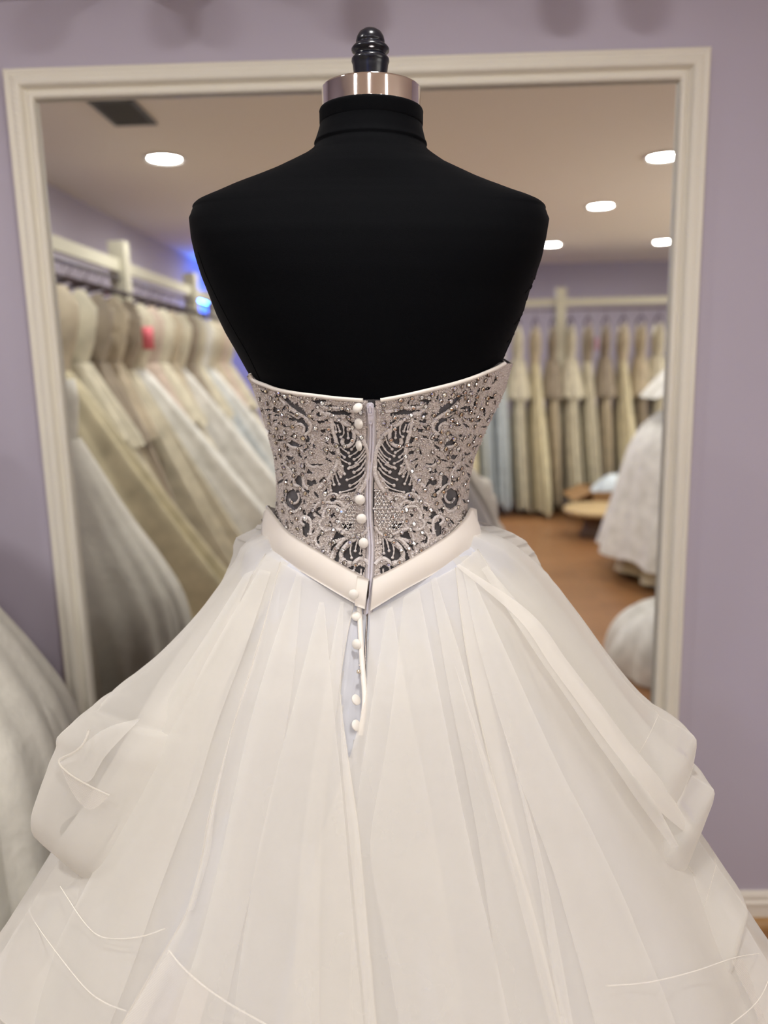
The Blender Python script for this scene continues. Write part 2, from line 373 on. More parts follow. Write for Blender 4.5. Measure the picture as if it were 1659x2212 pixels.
def on_torso(px, py, off=0.0):
    px = np.asarray(px, float); py = np.asarray(py, float)
    x = np.clip((px - 803) / np.interp(py, [258, 440, 830, 1040, 1300], [110, 380, 262, 204, 240]), -.98, .98)
    q0 = np.stack([-np.arccos(x), py], -1)
    return invert(lambda t, y: torso(t, y, off), px, py, q0, lim=np.array([.25, 30.]), h=(1e-3, .1))

# the rings of the shoulder slope are drawn in until the true outline meets the measured one
_t = np.r_[np.linspace(-math.pi, -math.pi / 2, 40), np.linspace(-math.pi / 2, 0, 40)]
for _ in range(10):
    x, y = proj(torso(_t[None], RY[:, None])); lx, rx = np.interp(y, RY, RL), np.interp(y, RY, RR)
    hw = (RR - RL) / 2; ex = ((lx - x)[:, :40].max(1) + (x - rx)[:, 40:].max(1)) / 2; ex = np.where(RY < 470, ex, 0)
    ex = np.convolve(np.pad(ex, 4, 'edge'), np.ones(9) / 9, 'valid'); RE *= np.clip(1 - .5 * ex / hw, .9, 1.1)[:, None]

form = empty('dress_form', (-0.035, AX, 0), 'black dress form with chrome collar and turned finial', 'mannequin')
tt = np.linspace(-math.pi, math.pi, 160, endpoint=False)
ys = np.unique(np.r_[np.arange(258, 470, 3.0), np.arange(470, 1301, 10.0)])
def torsomesh():
    P = torso(tt[None, :], ys[:, None])
    # the neck seam: a shallow groove with a rolled edge above it
    g = np.interp(ys, [280, 296, 306, 311, 315, 319, 330], [0, .0006, .0012, .0018, .0002, 0, 0])
    P = torso(tt[None, :], ys[:, None], g[:, None])
    V, Fc = grid(P, False, True); V = np.vstack([V, P[0].mean(0), P[-1].mean(0)]); k = len(tt); n = len(ys)
    Fc += [[len(V) - 2, (i + 1) % k, i] for i in range(k)] + [[len(V) - 1, (n - 1) * k + i, (n - 1) * k + (i + 1) % k] for i in range(k)]
    return V, Fc
V, Fc = torsomesh(); obj('torso', V, Fc, m_black, form)
def seamline(pts, name, r=0.0007):
    p = smoothcurve(pts, 60); q = on_torso(p[:, 0], p[:, 1]); P = torso(q[:, 0], q[:, 1], 0.0001); V, Fc = tube(P, r, 6); obj(name, V, Fc, m_black, form)
seamline([(428, 545), (450, 605), (492, 690), (535, 765), (566, 830)], 'side_seam')
seamline([(1160, 590), (1140, 650), (1110, 730), (1082, 790)], 'side_seam')
# lean axis: direction of the form's own vertical
top = CAM + ray(800., 60.) * AX; low = CAM + ray(803., 1000.) * AX
up = (top - low) / np.linalg.norm(top - low); e1 = np.cross(up, [0, 1.0, 0]); e1 /= np.linalg.norm(e1); e1 = -e1 if e1[0] < 0 else e1; e2 = np.cross(up, e1)
def lean_lathe(prof, px_pairs=None, k=56):
    V, Fc = lathe(prof, (0, 0, 0), k); return V, Fc
def place(V, at): return at + V[:, :1] * e1 + V[:, 1:2] * e2 + V[:, 2:3] * up
def zrow(py): 
    """height along the leaning axis of a silhouette row, measured from row 240"""
    return (CAM + ray(801., float(py)) * AX - (CAM + ray(801., 240.) * AX)) @ up
base = CAM + ray(802., 240.) * AX
S = AX / 1843.0 * 1.02   # metres per pixel across, near the neck
def rpx(w, py): 
    a = CAM + ray(800. - w, float(py)) * AX; b = CAM + ray(800. + w, float(py)) * AX; m = np.linalg.norm(b - a) / 2; return m * 1.002
# black plate under the collar
z0, z1 = zrow(282), zrow(240); rr = rpx(111.5, 255)
V, Fc = lean_lathe([(0.0001, z0 + .002), (rr * .985, z0 + .002), (rr, z0 + .006), (rr, z1 - .004), (rr * 1.004, z1 - .002), (rr * .99, z1), (0.0001, z1)]); obj('neck_plate', place(V, base), Fc, m_black, form)
# chrome collar
rc = rpx(107, 215); zt = zrow(193)
V, Fc = lean_lathe([(rc * .94, z1 - .0006), (rc * .992, z1 - .0006), (rc * .998, z1 - .0001), (rc, z1 + .0006), (rc, z1 + .0008), (rc * .989, zt - .0016), (rc * .989, zt - .0014), (rc * .986, zt - .0004), (rc * .98, zt), (rc * .97, zt), (0.0001, zt + .0002)], k=128); o = obj('collar_ring', place(V, base), Fc, m_chrome, form, label='polished rose-chrome collar ring')
# finial
fp = [(0.0001, 60), (14, 63.5), (24, 71), (29, 80), (31, 89), (30.5, 92.5), (29, 94), (31.5, 96), (37, 101), (41, 106.5), (40.5, 111), (36, 115), (33.5, 118.5), (34, 122), (37, 124), (40.5, 128), (41, 133), (39.5, 137), (38.5, 140), (38, 146), (36.5, 157), (34, 172), (33, 190), (33, 196)]
prof2 = [(rpx(max(w, 0.02), 110), zrow(py)) for w, py in fp][::-1]
V, Fc = lean_lathe(prof2, k=48); obj('finial', place(V, base + e1 * (-.0008)), Fc, m_gloss, form)
b = MB(); b.lathe([(.014, .02), (.014, 1.12)], (-0.035, AX, 0), 16); b.build('pole', m_chrome, form)
b = MB(); b.lathe([(0.0001, 0), (.17, 0), (.17, .012), (.15, .02), (.02, .03), (0.0001, .03)], (-0.035, AX, 0), 40); b.build('base', m_gloss, form)

# ------------------------------------------------------------------ the gown
gown = empty('wedding_gown', (-0.035, AX, 0.02), 'white ball gown with beaded sheer bodice and tiered organza skirt on the black form', 'wedding gown')
NECKL = [(540, 806), (549, 820), (575, 831), (600, 840), (640, 848), (680, 853), (730, 859), (784, 863)]
NECKR = [(822, 863), (870, 854), (930, 840), (985, 826), (1030, 811), (1062, 796), (1080, 783)]
BELT_TOP = [(586, 1080), (596, 1112), (622, 1150), (700, 1196), (776, 1241), (798, 1250), (818, 1242), (870, 1215), (960, 1160), (1004, 1118), (1014, 1082)]
BELT_BOT = [(566, 1160), (580, 1183), (610, 1210), (700, 1264), (772, 1306), (800, 1318), (870, 1276), (960, 1226), (1028, 1180), (1044, 1158)]
nl = smoothcurve(NECKL, 40); nr = smoothcurve(NECKR, 40)
BO = 0.0035
def bsil(t, y):   # a little extra room at the upper right where the bodice stands off the form
    return BO + 0.010 * np.clip((np.cos(t) - .80) / .2, 0, 1) ** 1.5 * np.clip((930 - y) / 90, 0, 1) * (np.sin(t) < .3)
ql = on_torso(nl[:, 0], nl[:, 1], BO); qr = on_torso(nr[:, 0], nr[:, 1], BO)
qtop = np.vstack([ql, qr]); order = np.argsort(qtop[:, 0]); qtop = qtop[order]
bt = smoothcurve(BELT_TOP, 90); qbt = on_torso(np.clip(bt[:, 0], 590, 1012), bt[:, 1], BO + .002); qbt = qbt[np.argsort(qbt[:, 0])]
def ytop(t): 
    t = np.asarray(t, float); tb = np.where(t > math.pi / 2, t - 2 * math.pi, t)   # (-3pi/2, pi/2)
    y = np.interp(tb, qtop[:, 0], qtop[:, 1]); fr = np.clip(np.sin(t), 0, 1)
    return y - 95 * fr ** 1.5 + 60 * np.clip(fr - .9, 0, 1) * 3
def ybot(t):
    t = np.asarray(t, float); tb = np.where(t > math.pi / 2, t - 2 * math.pi, t)
    y = np.interp(tb, qbt[:, 0], qbt[:, 1]); return y + np.clip(np.sin(t), 0, 1) * 40
# sheer net shell
tb_ = np.linspace(-math.pi, math.pi, 220, endpoint=False); v = np.linspace(0, 1, 60)
yy = ytop(tb_)[None] + (ybot(tb_) + 12 - ytop(tb_))[None] * v[:, None]
P = torso(np.broadcast_to(tb_, yy.shape), yy, 0.0022 + 0 * yy)
V, Fc = grid(P, False, True); bodice = obj('bodice', V, Fc, m_net, gown, label='sheer grey net bodice over the black form')

# --- openings of the lace, read off the right half and mirrored about the zipper
def Z(ox, oy, *pts): return [(ox + x / 9.76, oy + y / 9.76) for x, y in pts]
c1, c2, c3, c4, c5 = (780, 840), (920, 780), (900, 940), (780, 1000), (780, 1110)
WIN = [Z(*c1, (1170, 240), (1320, 210), (1510, 240), (1380, 305), (1240, 270)), Z(*c1, (950, 360), (1100, 325), (1280, 340), (1100, 368)),
 Z(*c1, (640, 500), (830, 440), (1050, 460), (1260, 440), (1160, 540), (900, 540), (700, 550)), Z(*c1, (1340, 480), (1410, 530), (1340, 580), (1270, 560)),
 Z(*c1, (1210, 660), (1390, 650), (1340, 730), (1230, 700)), Z(*c1, (1180, 840), (1320, 850), (1280, 920), (1200, 905)), Z(*c1, (580, 720), (720, 650), (745, 670), (620, 750)),
 Z(*c1, (1060, 680), (1075, 760), (1040, 900), (1000, 980), (955, 1110), (905, 1240), (895, 1400), (890, 1520), (830, 1660), (800, 1780), (900, 1860), (950, 1700), (1000, 1760), (1060, 1900), (1100, 2100), (1070, 2170), (930, 2210), (760, 2190), (600, 2160), (500, 2010), (420, 1890), (345, 1720), (335, 1500), (345, 1330), (420, 1180), (530, 1060), (545, 950), (610, 850), (760, 730), (850, 680), (950, 690)),
 Z(*c1, (1040, 980), (1090, 1050), (1100, 1110), (1060, 1170), (1000, 1130)), Z(*c1, (990, 1310), (1130, 1300), (1100, 1360), (1010, 1400)), Z(*c1, (1050, 1530), (1190, 1430), (1200, 1480), (1080, 1540)),
 Z(*c1, (1360, 1570), (1540, 1580), (1440, 1650)), Z(*c1, (1480, 1100), (1659, 1240), (1659, 1330), (1580, 1240)),
 Z(*c2, (185, 1190), (300, 1000), (400, 920), (540, 840), (640, 750), (800, 705), (700, 800), (560, 940), (400, 1060), (260, 1140)),
 Z(*c2, (180, 1400), (240, 1270), (320, 1200), (450, 1200), (440, 1270), (340, 1290), (280, 1360), (275, 1470), (220, 1510)),
 Z(*c2, (800, 1060), (860, 975), (930, 935), (945, 1050), (850, 1080)), Z(*c2, (480, 1095), (620, 1015), (640, 1040), (510, 1115)), Z(*c2, (440, 1200), (640, 1080), (650, 1095), (470, 1215)),
 Z(*c2, (570, 1365), (730, 1325), (740, 1350), (700, 1375)), Z(*c2, (435, 1560), (490, 1495), (560, 1560)), Z(*c2, (680, 1575), (755, 1535), (770, 1590), (710, 1600)), Z(*c2, (840, 1215), (920, 1195), (955, 1275)),
 Z(*c2, (970, 1090), (1050, 1085), (1025, 1140)), Z(*c2, (155, 1610), (265, 1640), (250, 1700), (180, 1690)),
 Z(*c3, (575, 180), (740, 85), (815, 140), (760, 205), (660, 240), (595, 225)), Z(*c3, (325, 150), (400, 205), (505, 300), (490, 335), (400, 265)), Z(*c3, (360, 45), (465, 85), (445, 145), (370, 95)),
 Z(*c3, (400, 405), (490, 470), (470, 505), (420, 465)), Z(*c3, (185, 585), (360, 600), (260, 660)), Z(*c3, (290, 810), (400, 690), (440, 790), (340, 800)),
 Z(*c3, (200, 1000), (270, 915), (330, 960), (425, 915), (425, 1035), (350, 1065)), Z(*c3, (540, 860), (610, 820), (675, 920), (640, 1045), (525, 1105)), Z(*c3, (355, 1150), (505, 1105), (410, 1245)),
 Z(*c3, (585, 1210), (720, 1115), (845, 1180), (885, 1350), (840, 1475), (700, 1575), (580, 1485), (525, 1360)), Z(*c3, (690, 430), (875, 415), (800, 515), (700, 500)), Z(*c3, (945, 440), (1030, 365), (1045, 400)),
 Z(*c3, (695, 725), (785, 635), (775, 690)), Z(*c3, (800, 895), (905, 925), (850, 980)), Z(*c3, (115, 1470), (235, 1540), (220, 1605)), Z(*c3, (320, 1580), (405, 1620), (380, 1700), (300, 1700)), Z(*c3, (875, 300), (955, 305), (900, 345)),
 Z(*c3, (440, 1540), (510, 1560), (480, 1620)), Z(*c3, (730, 930), (770, 950), (750, 990)),
 Z(*c4, (955, 765), (1060, 715), (1125, 760), (1090, 815), (1000, 785)), Z(*c4, (875, 915), (960, 865), (1035, 880), (900, 945)), Z(*c4, (1285, 880), (1405, 950), (1395, 1025), (1305, 965)),
 Z(*c4, (1530, 1020), (1610, 1090), (1480, 1195), (1425, 1140)), Z(*c4, (1560, 105), (1605, 200), (1485, 215)), Z(*c4, (1540, 560), (1659, 535), (1590, 655)), Z(*c4, (1020, 1060), (1110, 1085), (1090, 1150), (1020, 1120)),
 Z(*c4, (1265, 1035), (1335, 1080), (1310, 1175)), Z(*c4, (1335, 1250), (1385, 1290), (1325, 1365)), Z(*c4, (650, 1270), (720, 1230), (860, 1270), (870, 1360), (740, 1400), (600, 1360)), Z(*c4, (850, 1220), (890, 1200), (900, 1280)),
 Z(*c5, (970, 335), (1065, 530), (1000, 535), (790, 480)), Z(*c5, (1285, 395), (1395, 480), (1395, 600), (1325, 645), (1360, 520)), Z(*c5, (890, 565), (1085, 660), (1115, 800), (1010, 690)),
 Z(*c5, (660, 485), (820, 600), (960, 760), (1035, 980), (935, 1005), (900, 800), (800, 640)),
 Z(*c5, (440, 500), (540, 535), (640, 600), (700, 680), (825, 780), (845, 900), (750, 975), (640, 1000), (425, 890), (450, 800)), Z(*c5, (380, 1130), (480, 1075), (570, 1105), (610, 1190), (430, 1290)), Z(*c5, (605, 1080), (720, 1115), (850, 1055), (620, 1200)),
 Z(*c5, (1555, 200), (1640, 140), (1700, 200), (1690, 420), (1600, 490), (1545, 300)), Z(*c5, (1440, 290), (1490, 340), (1500, 400), (1450, 370))]
MIRX = 803.5
def mirr(pts): return [(2 * MIRX - x + (y - 1040) * 0.004, y + (MIRX - x) * -0.01) for x, y in pts]
WINALL = WIN + [mirr(w) for w in WIN]
# many small slits between the worked leaves
_g = np.random.default_rng(21); _c = []
while len(_c) < 175:
    x, y = _g.uniform(556, 1072), _g.uniform(815, 1215)
    if abs(x - 803) < 26 or y < np.interp(x, [540, 640, 800, 930, 1080], [825, 860, 876, 852, 800]) + 8 or y > 1240 - abs(x - 803) * .62 or min([math.dist((x, y), c) for c in _c] + [99]) < 19: continue
    if 806 < x < 885 and 1050 < y < 1155 or 722 < x < 800 and 1050 < y < 1155: continue
    a = math.sin(x * .043) * 1.6 + math.cos(y * .037) * 1.6 + _g.normal(0, .3); L_, w_ = _g.uniform(5, 11), _g.uniform(1.5, 3.2); ca, sa = math.cos(a), math.sin(a)
    _c.append((x, y)); WINALL.append([(x + u * L_ * ca - v * w_ * sa, y + u * L_ * sa + v * w_ * ca) for u, v in ((-1, 0), (-.5, .8), (.1, 1), (.7, .6), (1, 0), (.5, -.7), (-.2, -1), (-.7, -.6))])
# lace shell: fine grid with the openings left out
nt_, nv_ = 760, 230
tl = np.linspace(-math.pi, math.pi, nt_, endpoint=False); v = np.linspace(0, 1, nv_)
yy = ytop(tl)[None] + 2 + (ybot(tl) + 6 - ytop(tl))[None] * v[:, None]; TT = np.broadcast_to(tl, yy.shape)
nz = (np.sin(TT * 97 + yy * .31) * np.sin(yy * .47 - TT * 61) + np.sin(TT * 211 - yy * .9) * .6 + rng.normal(0, .45, yy.shape)) * .00033
P = torso(TT, yy, bsil(TT, yy) + .0004 + nz)
fx, fy = proj(P); quads = grid_faces(nv_, nt_, False, True)
cx = fx.ravel()[quads].mean(1); cy = fy.ravel()[quads].mean(1); backf = np.sin(TT.ravel()[quads[:, 0]]) < 0
cut = np.zeros(len(quads), bool)
for w in WINALL: 
    a = np.asarray(w); bbx = (cx > a[:, 0].min()) & (cx < a[:, 0].max()) & (cy > a[:, 1].min()) & (cy < a[:, 1].max()) & backf
    k = np.where(bbx)[0]; cut[k] |= inpoly(cx[k], cy[k], w)
zipgap = backf & (np.abs(cx - np.interp(cy, [860, 1250], [803, 799])) < 8)
cut |= zipgap
# small random pinholes in the densely worked sides
ph = rng.random(len(quads)) < 0.012; cut |= ph
obj('lace_applique', P.reshape(-1, 3), quads[~cut].tolist(), m_lace, bodice, label='champagne beaded lace with leaf and feather openings')

def surf_frame(px, py, off):
    q = on_torso(px, py, BO); P = torso(q[:, 0], q[:, 1], off + bsil(q[:, 0], q[:, 1]))
    A = torso(q[:, 0] + .01, q[:, 1], off); B = torso(q[:, 0] - .01, q[:, 1], off); C = torso(q[:, 0], q[:, 1] + 2, off); D = torso(q[:, 0], q[:, 1] - 2, off)
    n = np.cross(A - B, C - D); n /= np.linalg.norm(n, axis=1)[:, None]; n[n[:, 1] > 0] *= -1
    return P, n
PXM = 0.87 / 1690.0     # metres per pixel at the bodice
def ribbon(pts, wpx, hpx=None, off=.0008, n=None, k=6, wob=0.0):
    """flattened cord laid along pixel path pts on the bodice"""
    p = smoothcurve(pts, n or max(6, int(sum(math.dist(a, b) for a, b in zip(pts, pts[1:])) / 4)))
    P, Nn = surf_frame(p[:, 0], p[:, 1], off)
    T = np.gradient(P, axis=0); T /= np.linalg.norm(T, axis=1)[:, None] + 1e-12; B = np.cross(T, Nn); B /= np.linalg.norm(B, axis=1)[:, None] + 1e-12
    th = np.linspace(0, 2 * math.pi, k, endpoint=False); m = len(p)
    w = np.broadcast_to(np.asarray(wpx, float), (m,)) * PXM / 2 * (1 + wob * np.sin(np.arange(m) * 1.9))
    h = (hpx if hpx else 3.0) * PXM / 2
    V = P[:, None] + np.cos(th)[None, :, None] * B[:, None] * w[:, None, None] + np.sin(th)[None, :, None] * Nn[:, None] * h
    Fc = grid_faces(m, k, False, True).tolist() + [list(range(k))[::-1], [(m - 1) * k + i for i in range(k)]]
    return V.reshape(-1, 3), Fc
THICK = [(Z(*c4, (290, -60), (285, 120), (300, 250), (370, 430), (510, 640), (650, 820), (770, 930), (850, 1010)), 10), (Z(*c1, (290, 1650), (290, 1490), (330, 1270), (440, 1030), (560, 900), (640, 830), (780, 740), (900, 650), (1040, 560), (1200, 500)), 9),
 (Z(*c1, (1070, 600), (1045, 850), (970, 1100), (940, 1300), (925, 1430), (960, 1560), (1010, 1700), (1070, 1770), (1140, 1880), (1220, 1970), (1330, 2060)), 9),
 (Z(*c1, (640, 830), (600, 950), (610, 1080), (690, 1185), (790, 1200), (845, 1130), (830, 1040)), 8.5),
 (Z(*c4, (920, 735), (960, 665), (1060, 640), (1160, 680), (1215, 755)), 7), (Z(*c4, (815, 915), (870, 835), (950, 795), (1045, 845)), 7), (Z(*c4, (690, 715), (790, 685), (905, 730)), 6), (Z(*c4, (1055, 850), (1150, 810), (1250, 860), (1275, 970)), 6),
 (Z(*c4, (870, 1030), (920, 950), (1050, 905), (1170, 950), (1250, 1050), (1240, 1180)), 9), (Z(*c4, (1285, 820), (1390, 870), (1440, 990), (1425, 1110)), 6), (Z(*c4, (1060, 1370), (1190, 1410), (1310, 1340), (1320, 1240), (1250, 1180)), 7), (Z(*c4, (880, 1030), (900, 1180), (930, 1300), (980, 1380)), 8),
 (Z(*c4, (290, 1330), (360, 1440), (470, 1520), (600, 1520), (760, 1460), (880, 1400), (970, 1390)), 8),
 (Z(*c5, (570, 520), (740, 620), (850, 750), (890, 870), (845, 970), (740, 1030), (650, 1020)), 9), (Z(*c5, (760, 490), (900, 600), (1020, 760), (1090, 920)), 7.5), (Z(*c5, (780, 490), (920, 545), (1060, 620)), 6), (Z(*c5, (300, 1060), (380, 965), (490, 935), (590, 1010), (600, 1070)), 9),
 (Z(*c5, (1020, 340), (1080, 440), (1100, 620), (1160, 800)), 5), (Z(*c5, (1520, 420), (1505, 200), (1560, 70), (1680, 60), (1720, 160), (1640, 230)), 8), (Z(*c5, (1240, 380), (1340, 380), (1410, 480), (1400, 610), (1320, 690), (1230, 640)), 6),
 (Z(*c2, (180, 1230), (300, 1150), (440, 1070), (600, 960), (720, 840), (830, 740)), 7), (Z(*c2, (250, 1540), (150, 1450), (130, 1330), (220, 1220)), 7), (Z(*c2, (290, 1480), (270, 1380), (350, 1310), (450, 1330)), 6),
 (Z(*c3, (410, 1240), (500, 1150), (600, 1060), (690, 1030)), 8), (Z(*c3, (610, 1200), (580, 1310), (640, 1410), (730, 1410), (785, 1320)), 6), (Z(*c3, (480, 820), (490, 950), (460, 1060), (390, 1110)), 8), (Z(*c3, (690, 1030), (690, 900), (740, 760), (830, 640), (900, 560)), 6),
 (Z(*c3, (430, 480), (400, 590), (300, 660), (170, 640)), 7), (Z(*c3, (500, 330), (600, 260), (720, 240), (830, 170)), 7), (Z(*c3, (550, 1480), (620, 1580), (720, 1600), (850, 1500), (910, 1360)), 6),
 (Z(*c1, (820, 390), (1000, 400), (1200, 390), (1330, 330)), 7), (Z(*c1, (380, 490), (560, 480), (720, 450)), 8), (Z(*c1, (1160, 560), (1280, 470), (1400, 400)), 7), (Z(*c1, (1500, 940), (1430, 1050), (1480, 1140)), 6)]
BARB = [Z(*c4, (400, 0), (480, 130), (610, 185)), Z(*c4, (500, 20), (620, 90), (715, 110)), Z(*c4, (370, 90), (480, 220), (640, 310), (750, 350)), Z(*c4, (370, 230), (480, 350), (600, 440), (690, 465)), Z(*c4, (430, 330), (560, 500), (720, 570), (895, 615)), Z(*c4, (350, 170), (420, 300), (560, 410), (690, 480)),
 Z(*c1, (520, 1040), (560, 1150), (650, 1270)), Z(*c1, (420, 1140), (540, 1320), (690, 1415)), Z(*c1, (360, 1220), (480, 1400), (600, 1480)), Z(*c1, (340, 1380), (480, 1540), (690, 1650)), Z(*c1, (345, 1300), (460, 1450), (560, 1560)), Z(*c1, (345, 1480), (450, 1640), (600, 1760)),
 Z(*c1, (895, 1210), (800, 1290), (715, 1345)), Z(*c1, (895, 1350), (800, 1435)), Z(*c1, (925, 1430), (800, 1520), (695, 1570)), Z(*c1, (935, 1560), (840, 1625)), Z(*c4, (935, 80), (870, 180), (800, 225)), Z(*c4, (1000, 190), (955, 340), (910, 440)), Z(*c4, (1065, 280), (1020, 450)), Z(*c4, (1110, 360), (1085, 570)), Z(*c4, (950, 170), (880, 285)),
 Z(*c1, (870, 690), (820, 800), (820, 950), (875, 1010)), Z(*c1, (1060, 670), (990, 780), (975, 900)), Z(*c1, (950, 740), (895, 890)), Z(*c1, (730, 890), (720, 1030)), Z(*c1, (760, 760), (700, 860)),
 Z(*c5, (455, 500), (470, 700), (480, 830)), Z(*c5, (520, 510), (570, 680), (585, 775)), Z(*c5, (665, 630), (690, 780), (660, 920)), Z(*c5, (460, 1150), (470, 1270)), Z(*c5, (590, 1100), (620, 1190)), Z(*c5, (330, 390), (350, 620)), Z(*c5, (390, 440), (400, 600))]
stones = []; beads = []
for pts, wd in THICK:
    for P2 in (pts, mirr(pts)):
        V, Fc = ribbon(P2, wd, 4.2, .0010, wob=.08); obj('cord', V, Fc, m_cord, bodice)
for pts in BARB:
    for P2 in (pts, mirr(pts)):
        b = MB(); n = 12; b.add(*ribbon(P2, np.linspace(4.2, 2.8, n), 2.6, .0008, n=n, wob=.25))
        P, Nn = surf_frame(np.array([P2[-1][0]]), np.array([P2[-1][1]]), .0010)
        V, Fc = lathe([(.0001, -.0017), (.0013, -.0011), (.0018, 0), (.0013, .0011), (.0001, .0017)], (0, 0, 0), 8); b.add(V + P[0], Fc)
        b.build('feather_barb', m_cord, bodice)
# fine thread stitching and seed beads over the lace
def inlace(x, y):
    ok = np.ones(len(x), bool)
    for w in WINALL: ok &= ~inpoly(x, y, w)
    return ok
def outline_ok(x, y):
    yt = np.interp(x, np.r_[nl[:, 0], nr[:, 0]], np.r_[nl[:, 1], nr[:, 1]]); yb = np.interp(x, bt[:, 0], bt[:, 1])
    xl = np.interp(y, [800, 830, 880, 930, 985, 1040, 1120], [546, 552, 564, 580, 595, 601, 600]); xr = np.interp(y, [790, 830, 860, 900, 960, 1000, 1060, 1120], [1078, 1076, 1072, 1057, 1038, 1018, 1009, 1008])
    return (y > yt + 7) & (y < yb - 2) & (x > xl) & (x < xr) & (np.abs(x - 803) > 16)
sx = rng.uniform(550, 1080, 15000); sy = rng.uniform(800, 1250, 15000); k = outline_ok(sx, sy) & inlace(sx, sy); sx, sy = sx[k], sy[k]
sx, sy = sx[:5200], sy[:5200]
P, Nn = surf_frame(sx, sy, .0012)
ang = np.sin(sx * .043) * 1.6 + np.cos(sy * .037) * 1.6 + rng.normal(0, .5, len(sx)); ln = rng.uniform(.0012, .0032, len(sx))
Ux = np.cross(Nn, [0, 0, 1.0]); Ux /= np.linalg.norm(Ux, axis=1)[:, None]; Uz = np.cross(Ux, Nn)
D = np.cos(ang)[:, None] * Ux + np.sin(ang)[:, None] * Uz; E = np.cross(D, Nn)
A = P - D * ln[:, None] * .5; B = P + D * ln[:, None] * .5; wv = .00032; hh = .0007
Vt = np.stack([A + E * wv, A - E * wv, (A + B) / 2 + Nn * hh + E * wv, (A + B) / 2 + Nn * hh - E * wv, B + E * wv, B - E * wv], 1).reshape(-1, 3)
Ft = (np.arange(len(P))[:, None, None] * 6 + np.array([[0, 1, 3, 2], [2, 3, 5, 4]])[None]).reshape(-1, 4).tolist()
obj('thread_stitches', Vt, Ft, m_cord, bodice, False, kind='stuff')
def ball_cloud(P, r, ico):
    V0, F0 = ico; n = len(V0); V = (P[:, None] + V0[None] * np.asarray(r).reshape(-1, 1, 1)).reshape(-1, 3)
    return V, (np.arange(len(P))[:, None, None] * n + np.asarray(F0)[None]).reshape(-1, 3).tolist()
def ico():
    t = (1 + 5 ** .5) / 2; V = np.array([(-1, t, 0), (1, t, 0), (-1, -t, 0), (1, -t, 0), (0, -1, t), (0, 1, t), (0, -1, -t), (0, 1, -t), (t, 0, -1), (t, 0, 1), (-t, 0, -1), (-t, 0, 1)], float)
    Fc = [(0, 11, 5), (0, 5, 1), (0, 1, 7), (0, 7, 10), (0, 10, 11), (1, 5, 9), (5, 11, 4), (11, 10, 2), (10, 7, 6), (7, 1, 8), (3, 9, 4), (3, 4, 2), (3, 2, 6), (3, 6, 8), (3, 8, 9), (4, 9, 5), (2, 4, 11), (6, 2, 10), (8, 6, 7), (9, 8, 1)]
    return V / np.linalg.norm(V, axis=1)[:, None], Fc
ICO = ico()
sx = rng.uniform(550, 1080, 9000); sy = rng.uniform(800, 1250, 9000); k = outline_ok(sx, sy) & inlace(sx, sy); sx, sy = sx[k][:2600], sy[k][:2600]
# lattice of pearls and bugles beside the zipper
lat = []
for i in range(-1, 12):
    for j in range(0, 15):
        x, y = 806 + i * 9.0 + (j % 2) * 4.5, 1052 + j * 7.6; lat.append((x + rng.normal(0, .6), y + rng.normal(0, .6)))
lat = np.array(lat); LATP = Z(*c4, (260, 560), (420, 560), (640, 860), (830, 1000), (870, 1130), (890, 1280), (860, 1400), (640, 1440), (480, 1470), (300, 1300), (250, 900))
lat = lat[inpoly(lat[:, 0], lat[:, 1], LATP)]; latm = np.array(mirr(lat)); latm = latm[latm[:, 0] < 770]
Pb, Nb = surf_frame(np.r_[sx, lat[:, 0], latm[:, 0]], np.r_[sy, lat[:, 1], latm[:, 1]], .0018)
V, Fc = ball_cloud(Pb, np.r_[rng.uniform(.0005, .0011, len(sx)), np.full(len(lat) + len(latm), .00125)], ICO); obj('seed_beads', V, Fc, m_pearl, bodice, kind='stuff')
b = MB()
for LT in (lat, latm):
    for i, p in enumerate(LT):
        for j in range(i + 1, len(LT)):
            if math.dist(p, LT[j]) < 10.5 and rng.random() < .8:
                a, c = p + (LT[j] - p) * .22, p + (LT[j] - p) * .78; b.add(*ribbon([tuple(a), tuple(c)], 2.0, 2.0, .0016, n=3, k=5))
b.build('bugle_beads', m_stone, bodice, kind='stuff')
